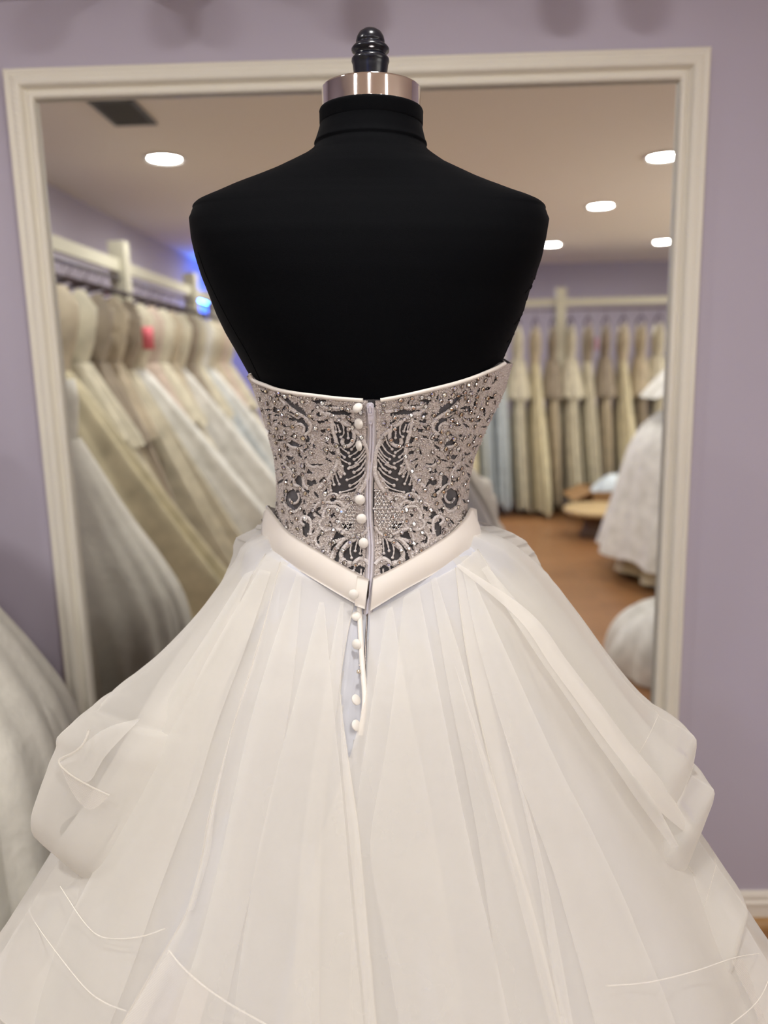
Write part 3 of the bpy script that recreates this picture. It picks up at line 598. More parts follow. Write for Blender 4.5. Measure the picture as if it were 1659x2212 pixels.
# rhinestones: shared faceted mesh in a dark cup
fc = [(.0001, .0009), (.0011, .0009), (.0019, .0003), (.0020, 0), (.0012, -.0004)]
V, Fc = lathe(fc[:3], (0, 0, 0), 8); V2, F2 = lathe([(.0019, .0003), (.0023, .0004), (.0023, -.0004)], (0, 0, 0), 10)
st_me = []
for mt in (m_stone, m_stonew):
    me = bpy.data.meshes.new('rhinestone'); allV = np.vstack([V, V2]); me.from_pydata(allV.tolist(), [], Fc + [[a + len(V) for a in f] for f in F2])
    me.materials.append(mt); me.materials.append(m_cup); mi = [0] * len(Fc) + [1] * len(F2); me.polygons.foreach_set('material_index', mi); me.update(); st_me.append(me)
cand = []
fixed = Z(*c1, (555, 245), (830, 245), (1065, 205), (1270, 180), (1420, 190), (1495, 120), (1255, 295), (470, 350), (460, 490), (730, 440), (850, 400), (1090, 400), (1350, 370), (710, 605), (905, 645), (1045, 555), (480, 720), (630, 810), (705, 840), (445, 1025), (630, 1080), (1120, 840), (1150, 1045), (1180, 1270), (930, 1425), (335, 1270), (290, 1495), (795, 1205), (1395, 820), (1520, 560), (960, 1190)) + Z(*c4, (300, 205), (370, 435), (515, 650), (735, 740), (655, 825), (1060, 170), (1210, 365), (1020, 685), (1245, 820), (940, 985), (1130, 975), (945, 1225), (1105, 1285), (1030, 1395), (860, 1010), (305, 1355), (510, 1510), (620, 1525), (850, 1460), (1270, 1460), (1450, 985)) + Z(*c5, (1105, 620), (1030, 580), (1250, 770), (1565, 610), (840, 765), (1000, 725), (800, 1015), (578, 1070), (300, 1245), (350, 1050), (685, 590)) + Z(*c3, (320, 355), (590, 290), (680, 715), (500, 805), (720, 1015), (540, 1535), (720, 1395), (280, 1565), (40, 950), (70, 1400)) + Z(*c2, (870, 505), (1035, 490), (590, 580), (550, 715), (660, 730), (800, 665), (810, 770), (375, 715), (300, 840), (1220, 410), (1170, 590), (880, 850), (1040, 870), (1235, 890), (620, 950), (410, 1110), (720, 1130), (510, 1370))
cand += fixed + mirr(fixed)
sx = rng.uniform(550, 1080, 6000); sy = rng.uniform(795, 1245, 6000); k = outline_ok(sx, sy) & inlace(sx, sy)
# the sides of the bodice are the densest
for x, y in zip(sx[k], sy[k]):
    d = 11 if abs(x - 803) > 150 else 17
    if len(cand) < 298 and (abs(x - 803) > 140 or rng.random() < .25) and all((x - a) ** 2 + (y - c) ** 2 > d * d for a, c in cand): cand.append((x, y))
cand = np.array(cand); k = outline_ok(cand[:, 0], cand[:, 1]); cand = cand[k][:298]
P, Nn = surf_frame(cand[:, 0], cand[:, 1], .0021)
borig = ORIG[bodice.name]
for i in range(len(cand)):
    o = bpy.data.objects.new('rhinestone', st_me[1 if (abs(cand[i, 0] - 803) > 130 and i % 3) else 0]); col.objects.link(o); o.parent = bodice
    nrm = Vector(Nn[i] + rng.normal(0, .22, 3)); o.rotation_euler = nrm.to_track_quat('Z', 'Y').to_euler(); o.location = Vector(P[i]) - borig
    s = 1.12 if i % 5 else 1.3; o.scale = (s, s, s)

# neckline binding
for nm in (nl, nr):
    q = on_torso(nm[:, 0], nm[:, 1] + 2, BO); P = torso(q[:, 0], q[:, 1], bsil(q[:, 0], q[:, 1]) + .0006)
    V, Fc = tube(P, .0023, 8); obj('neck_binding', V, Fc, m_satin, gown, label='ivory satin binding along the bodice top edge')

# --- waistband: two satin halves meeting in a point at the zipper
def strip(top, bot, off0, off1, n=70, m=12, bulge=.003, inv=on_torso):
    a = smoothcurve(top, n); c = smoothcurve(bot, n); s = np.linspace(0, 1, m)
    px = a[:, None, 0] * (1 - s) + c[:, None, 0] * s; py = a[:, None, 1] * (1 - s) + c[:, None, 1] * s
    q = inv(px, py, .006); o = off0 + (off1 - off0) * s + bulge * np.sin(math.pi * s)
    return torso(q[..., 0], q[..., 1], o), q
def thick(P, d):
    """closed slab: the sheet P and a copy pushed back along +y by d"""
    n, m = P.shape[:2]; c = P.reshape(-1, 3).mean(0); N = np.cross(np.gradient(P, axis=0), np.gradient(P, axis=1)); N /= np.linalg.norm(N, axis=-1)[..., None] + 1e-12
    if N[n // 2, m // 2, 1] > 0: N = -N
    Q = P - N * d; V = np.concatenate([P.reshape(-1, 3), Q.reshape(-1, 3)]); Fc = grid_faces(n, m).tolist(); K = n * m
    Fc2 = [[a + K for a in f[::-1]] for f in Fc]; rim = [i * m for i in range(n)] + [(n - 1) * m + j for j in range(1, m)] + [i * m + m - 1 for i in range(n - 2, -1, -1)] + [j for j in range(m - 2, 0, -1)]
    Fc3 = [[rim[i], rim[(i + 1) % len(rim)], rim[(i + 1) % len(rim)] + K, rim[i] + K] for i in range(len(rim))]
    return V, Fc + Fc2 + Fc3
def belt_half(top, bot, tside, name, label):
    P, q = strip(top, bot, .006, .009)
    # flare to the outline seen at the side, then run on round the front
    w = np.clip((np.abs(np.cos(q[..., 0])) - .82) / .18, 0, 1) ** 2
    P2 = torso(q[..., 0], q[..., 1], .007 + .003 * np.sin(math.pi * np.linspace(0, 1, P.shape[1]))[None] + .010 * w)
    sgn = 1 if tside > 0 else -1
    endq = q[-1] if sgn > 0 else q[0]
    nf = 40; tf = np.linspace(0, 1, nf)[1:]
    t0 = endq[:, 0]; t_end = (math.pi / 2) if sgn > 0 else (-math.pi - math.pi / 2)
    T = t0[None] + (t_end - t0)[None] * tf[:, None]; Yf = endq[:, 1][None] + (np.linspace(1124, 1182, len(t0)) - endq[:, 1])[None] * np.clip(tf * 2.5, 0, 1)[:, None]
    Pf = torso(T, Yf, .013 + 0 * T)
    A = np.concatenate([P2, Pf], 0) if sgn > 0 else np.concatenate([Pf[::-1], P2], 0)
    V, Fc = thick(A, .0016); obj(name, V, Fc, m_satin, gown, label=label)
BTL = [(592, 1092), (604, 1122), (626, 1150), (700, 1196), (776, 1241), (797, 1250)]
BBL = [(584, 1172), (592, 1190), (616, 1211), (700, 1264), (772, 1306), (788, 1311)]
BTR = [(806, 1248), (870, 1215), (960, 1160), (996, 1126), (1008, 1096)]
BBR = [(800, 1319), (870, 1276), (960, 1226), (1012, 1190), (1026, 1172)]
belt_half(BTL, BBL, -1, 'waistband', 'ivory satin waistband, left half'); belt_half(BTR, BBR, 1, 'waistband', 'ivory satin waistband, right half')
# placket end of the left half folding over the zipper
P, q = strip([(772, 1243), (797, 1249)], [(768, 1304), (789, 1312)], .0085, .0125, 10, 10, .002); V, Fc = thick(P, .0025); obj('belt_tab', V, Fc, m_satin, gown)

# --- zipper, slider, buttons
zx = [(803, 880), (803, 960), (797, 1040), (797, 1120), (801, 1180), (799, 1248)]
def lay(pts, wpx, off, h=2.0, n=80, **k): return ribbon(pts, wpx, h, off, n=n, **k)
V, Fc = lay([(x - 1, y) for x, y in zx] + [(797, 1290), (794, 1330)], 21, .0006, 1.6); zp = obj('zipper', V, Fc, m_tape, gown, label='white nylon zipper up the centre back')
V, Fc = lay([(x - 3, y) for x, y in zx] + [(796, 1290), (792, 1330)], 4.6, .0014, 4.0, n=260, wob=.06); obj('zipper_coil', V, Fc, m_zip, zp)
V, Fc = lay([(x + 3.0, y) for x, y in zx] + [(796, 1290), (792, 1330)], 4.6, .0014, 4.0, n=260, wob=.06); obj('zipper_coil', V, Fc, m_zip, zp)
P, Nn = surf_frame(np.array([800.]), np.array([872.]), .0042); ctr, nn = P[0], Nn[0]; ux = np.cross(nn, [0, 0, 1.0]); ux /= np.linalg.norm(ux); ux = ux if ux[0] > 0 else -ux; uz = np.cross(ux, nn); uz = uz if uz[2] > 0 else -uz
def plate(outl, holes, d, at, tilt=0.0):
    """thick plate from an outline (pixels right, pixels down), with one ring-shaped opening when given"""
    O = np.array(outl, float) * PXM; n = len(O); b = MB()
    up2 = uz * math.cos(tilt) + nn * math.sin(tilt); nrm = nn * math.cos(tilt) - uz * math.sin(tilt)
    to = lambda Q, z: at + Q[:, :1] * ux - Q[:, 1:2] * up2 + nrm * z
    if holes is None:
        V = np.vstack([to(O, d), to(O, 0)]); return V, [list(range(n)), list(range(n, 2 * n))[::-1]] + [[i, i + n, (i + 1) % n + n, (i + 1) % n] for i in range(n)]
    I = np.array(holes, float) * PXM
    V = np.vstack([to(O, d), to(I, d), to(O, 0), to(I, 0)]); Fc = []
    for i in range(n):
        j = (i + 1) % n; Fc += [[i, j, n + j, n + i], [2 * n + j, 2 * n + i, 3 * n + i, 3 * n + j], [i, 2 * n + i, 2 * n + j, j], [n + j, 3 * n + j, 3 * n + i, n + i]]
    return V, Fc
def rrect(w0, w1, y0, y1, r=2.0, k=3):
    pts = []
    for (sxn, w, y, a0) in ((1, w0, y0, -90), (1, w1, y1, 0), (-1, w1, y1, 90), (-1, w0, y0, 180)):
        for i in range(k + 1):
            a = math.radians(a0 + 90 * i / k); cyy = y0 + r if y == y0 else y1 - r; pts.append((sxn * (w - r) + r * math.cos(a), cyy + r * math.sin(a)))
    return pts
V, Fc = plate(rrect(7.6, 6.4, -2, 21, 5.5, 4), None, .0030, ctr - nn * .0012); obj('slider', V, Fc, m_zip, zp, False)
V, Fc = plate(rrect(2.4, 2.2, 1, 17, 2.0, 3), None, .0022, ctr + nn * .0016); obj('slider_bridge', V, Fc, m_zip, zp, False)
V, Fc = plate(rrect(6.4, 5.2, 5, 24, 2.5, 3), rrect(4.0, 3.6, 7.5, 18, 1.2, 3), .0010, ctr + nn * .0026, .06); obj('pull_tab', V, Fc, m_zip, zp, False)
V, Fc = plate(rrect(5.3, 3.6, 23, 42, 3.0, 3), rrect(1.9, 1.9, 33.5, 38.5, .8, 3), .0010, ctr + nn * .0026, .06); obj('pull_tab', V, Fc, m_zip, zp, False)
bprof = [(.0001, .0030), (.0022, .0028), (.0042, .0020), (.0055, .0006), (.0058, -.0006), (.0052, -.0014), (.0001, -.0016)]
sprof = [(.0016, -.0016), (.0014, -.0040), (.0001, -.0040)]
KB = {}
def put(me_name, V, Fc, mat, parent, at, nrm, roll=0, scale=1.0):
    if me_name not in KB: KB[me_name] = mesh_data(me_name, V, Fc, mat)
    o = bpy.data.objects.new(me_name, KB[me_name]); col.objects.link(o); o.parent = parent; o.location = Vector(at) - ORIG[parent.name]
    o.rotation_euler = Vector(nrm).to_track_quat('Z', 'Y').to_euler(); o.scale = (scale,) * 3; ORIG[o.name] = Vector(at); return o
BV, BF = lathe(bprof[::-1], (0, 0, 0), 24); SV, SF = lathe(sprof[::-1], (0, 0, 0), 10)

# ------------------------------------------------------------------ skirt base surface: circular about the form, outline from the photograph
def sil(pts):
    """radius and height of the tangent points of outline pixels"""
    p = np.asarray(pts, float); d = ray(p[:, 0], p[:, 1]); axx = -0.0375
    # plan: camera (0,0), axis (axx, AX); direction (d0, 1)
    dn = np.sqrt(d[:, 0] ** 2 + 1); r = np.abs(d[:, 0] * AX - axx) / dn; L = (axx * d[:, 0] + AX) / dn
    return r, CAM[2] + d[:, 2] * (L / dn)
SL = [(566, 1150), (528, 1186), (490, 1250), (440, 1322), (382, 1400), (330, 1470), (270, 1570), (200, 1690), (120, 1820), (0, 2040), (-110, 2240)]
SR = [(1045, 1150), (1096, 1182), (1156, 1240), (1225, 1325), (1295, 1425), (1365, 1540), (1430, 1672), (1500, 1800), (1590, 1950), (1659, 2062), (1760, 2240)]
rl, zl = sil(SL); rr_, zr = sil(SR)
ZH = 0.03
def prof_ext(r, z):
    o = np.argsort(z); r, z = r[o], z[o]
    return np.r_[r[0] + .10, r], np.r_[ZH, z]
rl, zl = prof_ext(rl, zl); rr_, zr = prof_ext(rr_, zr)
ZW = zl[-1]   # waist height at the side
zV = (CAM + ray(797., 1312.) * .845)[2]
_bb = smoothcurve(BELT_BOT, 90); _q = on_torso(np.clip(_bb[:, 0], 592, 1012), _bb[:, 1], .007); _P = torso(_q[:, 0], _q[:, 1], .001)
_th = np.arctan2(_P[:, 1] - AX, _P[:, 0] + .0375); _rb = np.hypot(_P[:, 1] - AX, _P[:, 0] + .0375); _o = np.argsort(_th); _th, _rb, _zb = _th[_o], _rb[_o], _P[_o, 2]
def ztop(th):
    t = np.where(th > math.pi / 2, th - 2 * math.pi, th); return np.where(np.sin(th) > 0, ZW + .012, np.minimum(np.interp(t, _th, _zb), ZW + .02)) + .008
def rbelt(th):
    t = np.where(th > math.pi / 2, th - 2 * math.pi, th); return np.where(np.sin(th) > 0, .118, np.interp(t, _th, _rb))
def skirt_r(th, z):
    c, s = np.cos(th), np.sin(th)
    a = np.interp(z, zl, rl); b = np.interp(z, zr, rr_)
    side = (a + b) / 2; sd = np.where(c < 0, a, b)
    back = 0.100 + np.maximum(zV - z, -.02) * 0.80 + 0.02 * np.clip((zV - z) / .08, 0, 1); back = np.minimum(back, side * 1.02 + .0)
    front = 0.11 + (side - .13) * .86
    o = np.where(s < 0, back, front)
    c2 = c ** 2
    r = sd * c2 + o * (1 - c2)
    return r + (np.minimum(rbelt(th), r + .03) - r) * np.exp(-np.maximum(ztop(th) - z, 0) / .022)
def skirt(th, z, off=0.0):
    th, z = np.broadcast_arrays(np.asarray(th, float), np.asarray(z, float)); off = off * np.clip((ztop(th) - z) / .075, .12, 1.0); r = skirt_r(th, z) + off
    xa = -0.0375 + 0 * z
    return np.stack([xa + r * np.cos(th), AX + r * np.sin(th), z + 0.35 * np.asarray(off)], -1)
def xout(S_, y):
    """outline column at row y, carried on in a straight line past both ends, and the slope factor"""
    S_ = np.asarray(S_, float); x = np.interp(y, S_[:, 1], S_[:, 0]); k1 = (S_[-1, 0] - S_[-2, 0]) / (S_[-1, 1] - S_[-2, 1]); x = np.where(y > S_[-1, 1], S_[-1, 0] + (y - S_[-1, 1]) * k1, x)
    sl = np.interp(y, (S_[1:, 1] + S_[:-1, 1]) / 2, np.diff(S_[:, 0]) / np.diff(S_[:, 1])); return x, 1 / np.sqrt(1 + sl ** 2)
def fit_outline():
    """draw the side radii in until the cone's true outline meets the measured one"""
    global rl, rr_, zl, zr
    zk = np.linspace(.46, ZW, 70); rl = np.interp(zk, zl, rl); rr_ = np.interp(zk, zr, rr_); zl = zk; zr = zk.copy()
    for _ in range(16):
        for left, S_ in ((True, SL), (False, SR)):
            t_ = np.linspace(-math.pi, -math.pi / 2 - .1, 70) if left else np.linspace(-math.pi / 2 + .1, 0.0, 70)
            x, y = proj(skirt(t_[:, None], zk[None], .004)); xo, cf = xout(S_, y)
            ex = np.where(y < 2700, (xo - x if left else x - xo) * cf, -1e3).max(0)
            ex = np.where(ex < -900, ex[np.argmax(ex > -900)], ex); ex = np.convolve(np.pad(ex, 2, 'edge'), [.1, .2, .4, .2, .1], 'valid')
            R_ = rl if left else rr_; R_ -= .6 * np.clip(ex, -40, 40) * AX / F * np.clip((ZW - zk) / .02, 0, 1)
    rl = np.r_[rl[0] + .06, rl]; rr_ = np.r_[rr_[0] + .06, rr_]; zl = np.r_[ZH, zl]; zr = np.r_[ZH, zr]
fit_outline()
def on_skirt(px, py, off=0.0):
    px = np.asarray(px, float); py = np.asarray(py, float)
    z = np.interp(py, [1150, 1320, 2212, 2400], [1.21, 1.12, .86, .8]); hw = np.interp(py, [1150, 2212], [250, 900])
    q0 = np.stack([-np.arccos(np.clip((px - 800) / hw, -.9, .9)), z], -1)
    return invert(lambda t, zz: skirt(t, zz, off), px, py, q0, steps=24, h=(1e-3, 1e-4), lim=np.array([.15, .05]))
def flute(th, z, k, amp, ph=0.0):
    d = np.clip((ztop(th) - z) / .55, 0, 1.3)
    return amp * (np.sin(th * k + ph + .5 * np.sin(th * 5)) * d ** .7 + .25 * amp * np.sin(th * k * 2.3 + ph) * d) + .0022 * np.sin(th * 58 + 3 * np.sin(th * 7) + ph) * np.minimum(d / .04, 1) * np.exp(-d / .3)
th = np.linspace(-math.pi, math.pi, 260, endpoint=False); w = np.linspace(0, 1, 90) ** 1.2
ZT = ztop(th); zz = ZT[None] + (ZH - ZT)[None] * w[:, None]; TH = np.broadcast_to(th, zz.shape)
P = skirt(TH, zz, -.016 * np.clip((ZT[None] - zz) / .1, 0, 1) + flute(TH, zz, 17, .006)); V, Fc = grid(P, False, True)
under = obj('underskirt', V, Fc, m_lining, gown, label='opaque white lining skirt seen in the placket')
# full organza layer, open at the placket
slit = [(1300, 762, 792), (1400, 752, 792), (1500, 736, 792), (1560, 742, 782), (1600, 747, 768), (1644, 752, 753)]
th = np.linspace(-math.pi, math.pi, 420, endpoint=False); w = np.linspace(0, 1, 130) ** 1.15
ZT = ztop(th); zz = ZT[None] + (ZH + .01 - ZT)[None] * w[:, None]; TH = np.broadcast_to(th, zz.shape)
P = skirt(TH, zz, -.009 + flute(TH, zz, 19, .009, 1.0)); fx, fy = proj(P); quads = grid_faces(130, 420, False, True)
cx = fx.ravel()[quads].mean(1); cy = fy.ravel()[quads].mean(1); backf = np.sin(TH.ravel()[quads[:, 0]]) < -.5; sl = np.array(slit)
cut = backf & (cy < 1644) & (cx > np.interp(cy, sl[:, 0], sl[:, 1])) & (cx < np.interp(cy, sl[:, 0], sl[:, 2]))
obj('organza_skirt', P.reshape(-1, 3), quads[~cut].tolist(), m_org, gown)

# --- overlapping organza panels of the back, each lofted between two fold lines
def loft(Lp, Rp, off, nu=40, nv=90, bulge=.006, fl=0, amp=.004, roll=.004, wr=.0012, inv=True):
    if Lp[-1][1] >= 2200 and Rp[-1][1] >= 2200 and off < .0305: Lp, Rp = ([*q, (q[-1][0] + (q[-1][0] - q[-2][0]) * 300 / (q[-1][1] - q[-2][1]), q[-1][1] + 300)] for q in (Lp, Rp))
    a = smoothcurve(Lp, nv); c = smoothcurve(Rp, nv); u = np.linspace(0, 1, nu)
    px = a[None, :, 0] * (1 - u)[:, None] + c[None, :, 0] * u[:, None]; py = a[None, :, 1] * (1 - u)[:, None] + c[None, :, 1] * u[:, None]
    q = on_skirt(px, py, off); vv = np.linspace(0, 1, nv)[None]; U = u[:, None]
    o = off + bulge * np.sin(math.pi * U) * vv ** .6
    if fl: o = o + amp * np.sin(math.pi * 2 * fl * U) * vv ** .8
    o = o + wr * np.sin(q[..., 0] * 31 + q[..., 1] * 40) * np.sin(q[..., 1] * 57 - q[..., 0] * 13) * vv
    return skirt(q[..., 0], q[..., 1], o), q
def panel(name, Lp, Rp, off, mat, **k):
    P, q = loft(Lp, Rp, off, **k); V, Fc = grid(P); return obj(name, V, Fc, mat, gown)
panel('organza_panel', [(574, 1196), (470, 1360), (380, 1500), (280, 1650), (190, 1790), (70, 1965), (-40, 2130), (-120, 2260)], [(604, 1214), (560, 1400), (495, 1600), (462, 1750), (435, 1880), (405, 1990), (350, 2120), (290, 2260)], .006, m_org, bulge=.012, fl=1.5, amp=.005)
panel('organza_panel', [(606, 1214), (560, 1385), (500, 1580), (452, 1760), (436, 1850), (405, 1965), (340, 2080), (235, 2260)], [(764, 1304), (745, 1400), (735, 1500), (752, 1640), (775, 1800), (796, 2030), (816, 2260)], .015, m_org, bulge=.010, fl=2.5, amp=.006)
panel('organza_panel', [(800, 1325), (795, 1420), (790, 1500), (754, 1640), (716, 1740), (680, 1860), (640, 2040), (600, 2260)], [(992, 1222), (1050, 1460), (1110, 1750), (1170, 2000), (1240, 2260)], .009, m_org, bulge=.010, fl=2, amp=.006)
panel('organza_panel', [(984, 1226), (1010, 1420), (1075, 1720), (1150, 1980), (1222, 2260)], [(1032, 1186), (1130, 1340), (1280, 1560), (1400, 1742), (1500, 1890), (1590, 2015), (1720, 2260)], .016, m_org, bulge=.012, fl=2, amp=.006)
panel('organza_pleat', [(985, 1222), (1118, 1336), (1196, 1446), (1284, 1566), (1362, 1672), (1424, 1748), (1492, 1812)], [(992, 1218), (1144, 1322), (1226, 1428), (1318, 1548), (1400, 1652), (1458, 1728), (1502, 1796)], .034, m_org, nu=10, bulge=.004)
def edge_line(pts, off, r=.0006):
    p = smoothcurve(pts, 80); q = on_skirt(p[:, 0], p[:, 1], off); V, Fc = tube(skirt(q[:, 0], q[:, 1], off), r, 6); obj('panel_edge', V, Fc, m_orgthread, gown)
edge_line([(574, 1196), (470, 1360), (380, 1500), (280, 1650), (190, 1790), (70, 1965), (-40, 2130)], .0068)
edge_line([(606, 1214), (560, 1385), (500, 1580), (452, 1760), (436, 1850), (405, 1965), (340, 2080), (235, 2260)], .0158)
edge_line([(764, 1304), (745, 1400), (735, 1500), (752, 1640), (775, 1800), (796, 2030), (816, 2260)], .0158)
edge_line([(984, 1226), (1010, 1420), (1075, 1720), (1150, 1980), (1222, 2260)], .0168)
edge_line([(1032, 1186), (1130, 1340), (1280, 1560), (1400, 1742), (1500, 1890), (1590, 2015), (1720, 2260)], .0168)
FOLDS = [([(690, 1300), (640, 1500), (575, 1760), (530, 2000), (495, 2260)], [(700, 1302), (716, 1480), (742, 1740), (760, 1960), (790, 2260)], .026),
 ([(640, 1240), (575, 1440), (530, 1600), (488, 1800), (440, 2000), (360, 2260)], [(652, 1245), (640, 1400), (620, 1560), (585, 1740), (530, 1980), (470, 2260)], .024),
 ([(836, 1316), (800, 1540), (776, 1700), (766, 1840), (760, 2000), (750, 2260)], [(848, 1310), (880, 1500), (925, 1720), (965, 1960), (990, 2100), (1010, 2260)], .021),
 ([(872, 1290), (850, 1500), (830, 1640), (800, 1830), (830, 2020), (870, 2260)], [(905, 1272), (950, 1500), (1010, 1800), (1080, 2110), (1110, 2260)], .024),
 ([(1000, 1236), (1035, 1400), (1110, 1650), (1200, 1900), (1300, 2260)], [(1012, 1226), (1090, 1400), (1200, 1640), (1330, 1900), (1480, 2260)], .028),
 ([(1040, 1230), (1150, 1400), (1260, 1560), (1370, 1720), (1450, 1830)], [(1052, 1222), (1200, 1400), (1310, 1545), (1400, 1690), (1456, 1826)], .030),
 ([(560, 1230), (460, 1400), (400, 1520), (330, 1650), (240, 1810), (120, 2040), (0, 2260)], [(585, 1236), (530, 1400), (470, 1560), (420, 1720), (345, 1920), (300, 2050), (220, 2260)], .018),
 ([(528, 1240), (440, 1380), (360, 1500), (250, 1670), (140, 1840), (40, 2000)], [(548, 1232), (480, 1380), (410, 1500), (310, 1690), (190, 1870), (44, 2004)], .016),
 ([(930, 1252), (968, 1480), (1020, 1740), (1060, 2000), (1090, 2260)], [(942, 1246), (1004, 1450), (1070, 1700), (1150, 1980), (1230, 2260)], .020),
 ([(735, 1300), (700, 1500), (660, 1760), (640, 2000), (630, 2260)], [(742, 1302), (736, 1460), (700, 1760), (690, 2000), (690, 2260)], .023)]
for a, c, o in FOLDS: panel('organza_pleat', a, c, o, m_orgthin, bulge=.006, wr=.001)
# doubled fold edges
for a, wpx, o in (([(735, 1500), (752, 1640), (775, 1800), (796, 2030), (816, 2260)], -22, .029), ([(980, 1430), (1060, 1720), (1130, 1980), (1200, 2260)], 26, .024), ([(500, 1580), (456, 1750), (438, 1850), (405, 1965)], 14, .022), ([(1085, 1560), (1150, 1830), (1190, 2080), (1222, 2260)], 24, .027)):
    wt = [0.0, .6, 1, 1, 1]; panel('organza_pleat', [(x + min(wpx, 0) * wt[i], y) for i, (x, y) in enumerate(a)], [(x + max(wpx, 0) * wt[i], y) for i, (x, y) in enumerate(a)], o, m_orgthin, nu=8, bulge=.002, wr=.0005)
# seam threads above the hems, horsehair braid strips
def seam(pts, off, r=.00038):
    p = smoothcurve(pts, 60); q = on_skirt(p[:, 0], p[:, 1], off); V, Fc = tube(skirt(q[:, 0], q[:, 1], off), r, 6); obj('hem_seam', V, Fc, m_thread, gown)
seam([(64, 1950), (66, 1975), (105, 2035), (180, 2130), (225, 2165), (275, 2185)], .028)
seam([(130, 1915), (180, 1990), (215, 2022), (260, 2028), (310, 2022), (360, 2005)], .028)
seam([(364, 2052), (395, 2090), (430, 2122), (490, 2165), (560, 2205), (620, 2240)], .036)
seam([(1310, 2130), (1400, 2122), (1500, 2098), (1590, 2068), (1660, 2058)], .038)
seam([(1659, 2120), (1645, 2150), (1620, 2180), (1580, 2212), (1550, 2235)], .038)
P, q = loft([(364, 2055), (330, 2110), (290, 2170), (230, 2260)], [(452, 2138), (440, 2180), (430, 2220), (410, 2270)], .034, 24, 24, .002); V, Fc = grid(P); obj('horsehair_braid', V, Fc, m_horse, gown)
P, q = loft([(1580, 2075), (1600, 2120), (1630, 2180), (1650, 2260)], [(1668, 2062), (1690, 2110), (1710, 2160), (1740, 2240)], .026, 24, 24, .002); V, Fc = grid(P); obj('horsehair_braid', V, Fc, m_horse, gown)
P, q = loft([(4, 2060), (6, 2090), (10, 2120), (16, 2150)], [(60, 2000), (75, 2040), (95, 2080), (120, 2120)], .014, 16, 16, .002); V, Fc = grid(P); obj('horsehair_braid', V, Fc, m_horse, gown)

# --- ruffled tiers standing off at both sides: swept from the outline round the hip
def tier(name, outl, side, span_b=0.5, span_f=0.45, n=61, m=80, wave=.008, kk=9, ph=0.0, mat=None, seamat=None, zdrop=.03, sharp=1.0):
    """one organza flute: its crest runs down the measured outline, its flanks fall back onto the skirt"""
    p = smoothcurve(outl, m); r, z = sil(p); d = ray(p[:, 0], p[:, 1])
    dn = np.sqrt(d[:, 0] ** 2 + 1); Lp = (-.0375 * d[:, 0] + AX) / dn; tx = d[:, 0] / dn * Lp + .0375; ty = Lp / dn - AX; ta = np.arctan2(ty, tx)
    s = np.linspace(-1, 1, n); s = np.sign(s) * np.abs(s) ** 1.4; v = np.linspace(0, 1, m)
    dth = np.where(s < 0, s * span_b, s * span_f); T = ta[None] + (dth[:, None] if side > 0 else -dth[:, None])
    base_r = skirt_r(T, z[None] + 0 * T); b0 = skirt_r(ta, z)
    fade = ((1 - np.abs(s)) ** sharp)[:, None]; tuck = np.clip((ztop(T) - z[None]) / .06, 0, 1)
    extra = wave * v[None] ** 2 * np.sin(kk * dth[:, None] + ph) * (1 - np.exp(-(dth[:, None] / .12) ** 2))
    def build(r):
        R = base_r + ((r - b0)[None] * fade + extra + .004) * tuck
        zz = np.minimum(z[None] - np.where(s < 0, zdrop, .03)[:, None] * (1 - fade) * v[None] ** 2 + .5 * extra, ztop(T) - .001)
        return np.stack([-.0375 + R * np.cos(T), AX + R * np.sin(T), zz], -1)
    tip = int(np.argmax(p[:, 0] * side)); S_ = p[:tip]
    for _ in range(12):
        x, y = proj(build(r)); xo, cf = xout(S_, y); ex = ((x - xo) * side * cf)[s < .12].max(0)
        ex[tip:] = ex[tip - 1]; ex = np.convolve(np.pad(ex, 3, 'edge'), np.ones(7) / 7, 'valid')
        r = r - .6 * np.clip(ex, -30, 30) * AX / F
    P = build(r); V, Fc = grid(P); o = obj(name, V, Fc, mat or m_orgtier, gown)
    if seamat:
        j = int(seamat * (m - 1)); V, Fc = tube(P[:, j], .0004, 6); obj('hem_seam', V, Fc, m_orgthread, o)
    V, Fc = tube(P[:, -1], .0006, 6); obj('hem_edge', V, Fc, m_orgthread, o)
    return o, P[s < .15]
tier('ruffle_tier', [(1045, 1142), (1108, 1174), (1180, 1238), (1250, 1328), (1318, 1424), (1378, 1498), (1430, 1543), (1480, 1570), (1500, 1590), (1499, 1612), (1492, 1652)], 1, .5, .45, zdrop=.24, ph=1.0, seamat=.8)
tier('ruffle_tier', [(1060, 1175), (1160, 1270), (1260, 1400), (1350, 1530), (1410, 1600), (1460, 1640), (1520, 1682), (1557, 1708), (1557, 1722), (1540, 1765), (1512, 1802)], 1, .5, .45, zdrop=.24, ph=.3, seamat=.78)
tier('ruffle_tier', [(1045, 1175), (1180, 1330), (1300, 1500), (1420, 1690), (1500, 1790), (1550, 1860), (1600, 1932), (1625, 1970), (1622, 1984), (1606, 1998)], 1, .45, .45, zdrop=.2, ph=2.0, seamat=.85)
tier('ruffle_tier', [(1045, 1190), (1200, 1400), (1350, 1600), (1500, 1830), (1580, 1935), (1620, 2000), (1659, 2062), (1720, 2150), (1740, 2180)], 1, .45, .45, zdrop=.2, ph=.7)
left_tier, LTP = tier('ruffle_tier', [(568, 1142), (526, 1182), (486, 1250), (436, 1322), (378, 1386), (318, 1442), (240, 1500), (204, 1534), (160, 1550), (130, 1588), (108, 1645), (82, 1715), (66, 1770), (72, 1806), (96, 1822), (136, 1838)], -1, .40, .45, zdrop=.05, ph=.4, wave=.012)
tier('ruffle_tier', [(560, 1180), (470, 1320), (380, 1450), (290, 1600), (200, 1745), (120, 1850), (70, 1930), (10, 2025), (-40, 2100), (-60, 2140)], -1, .45, .45, ph=1.5, wave=.012)
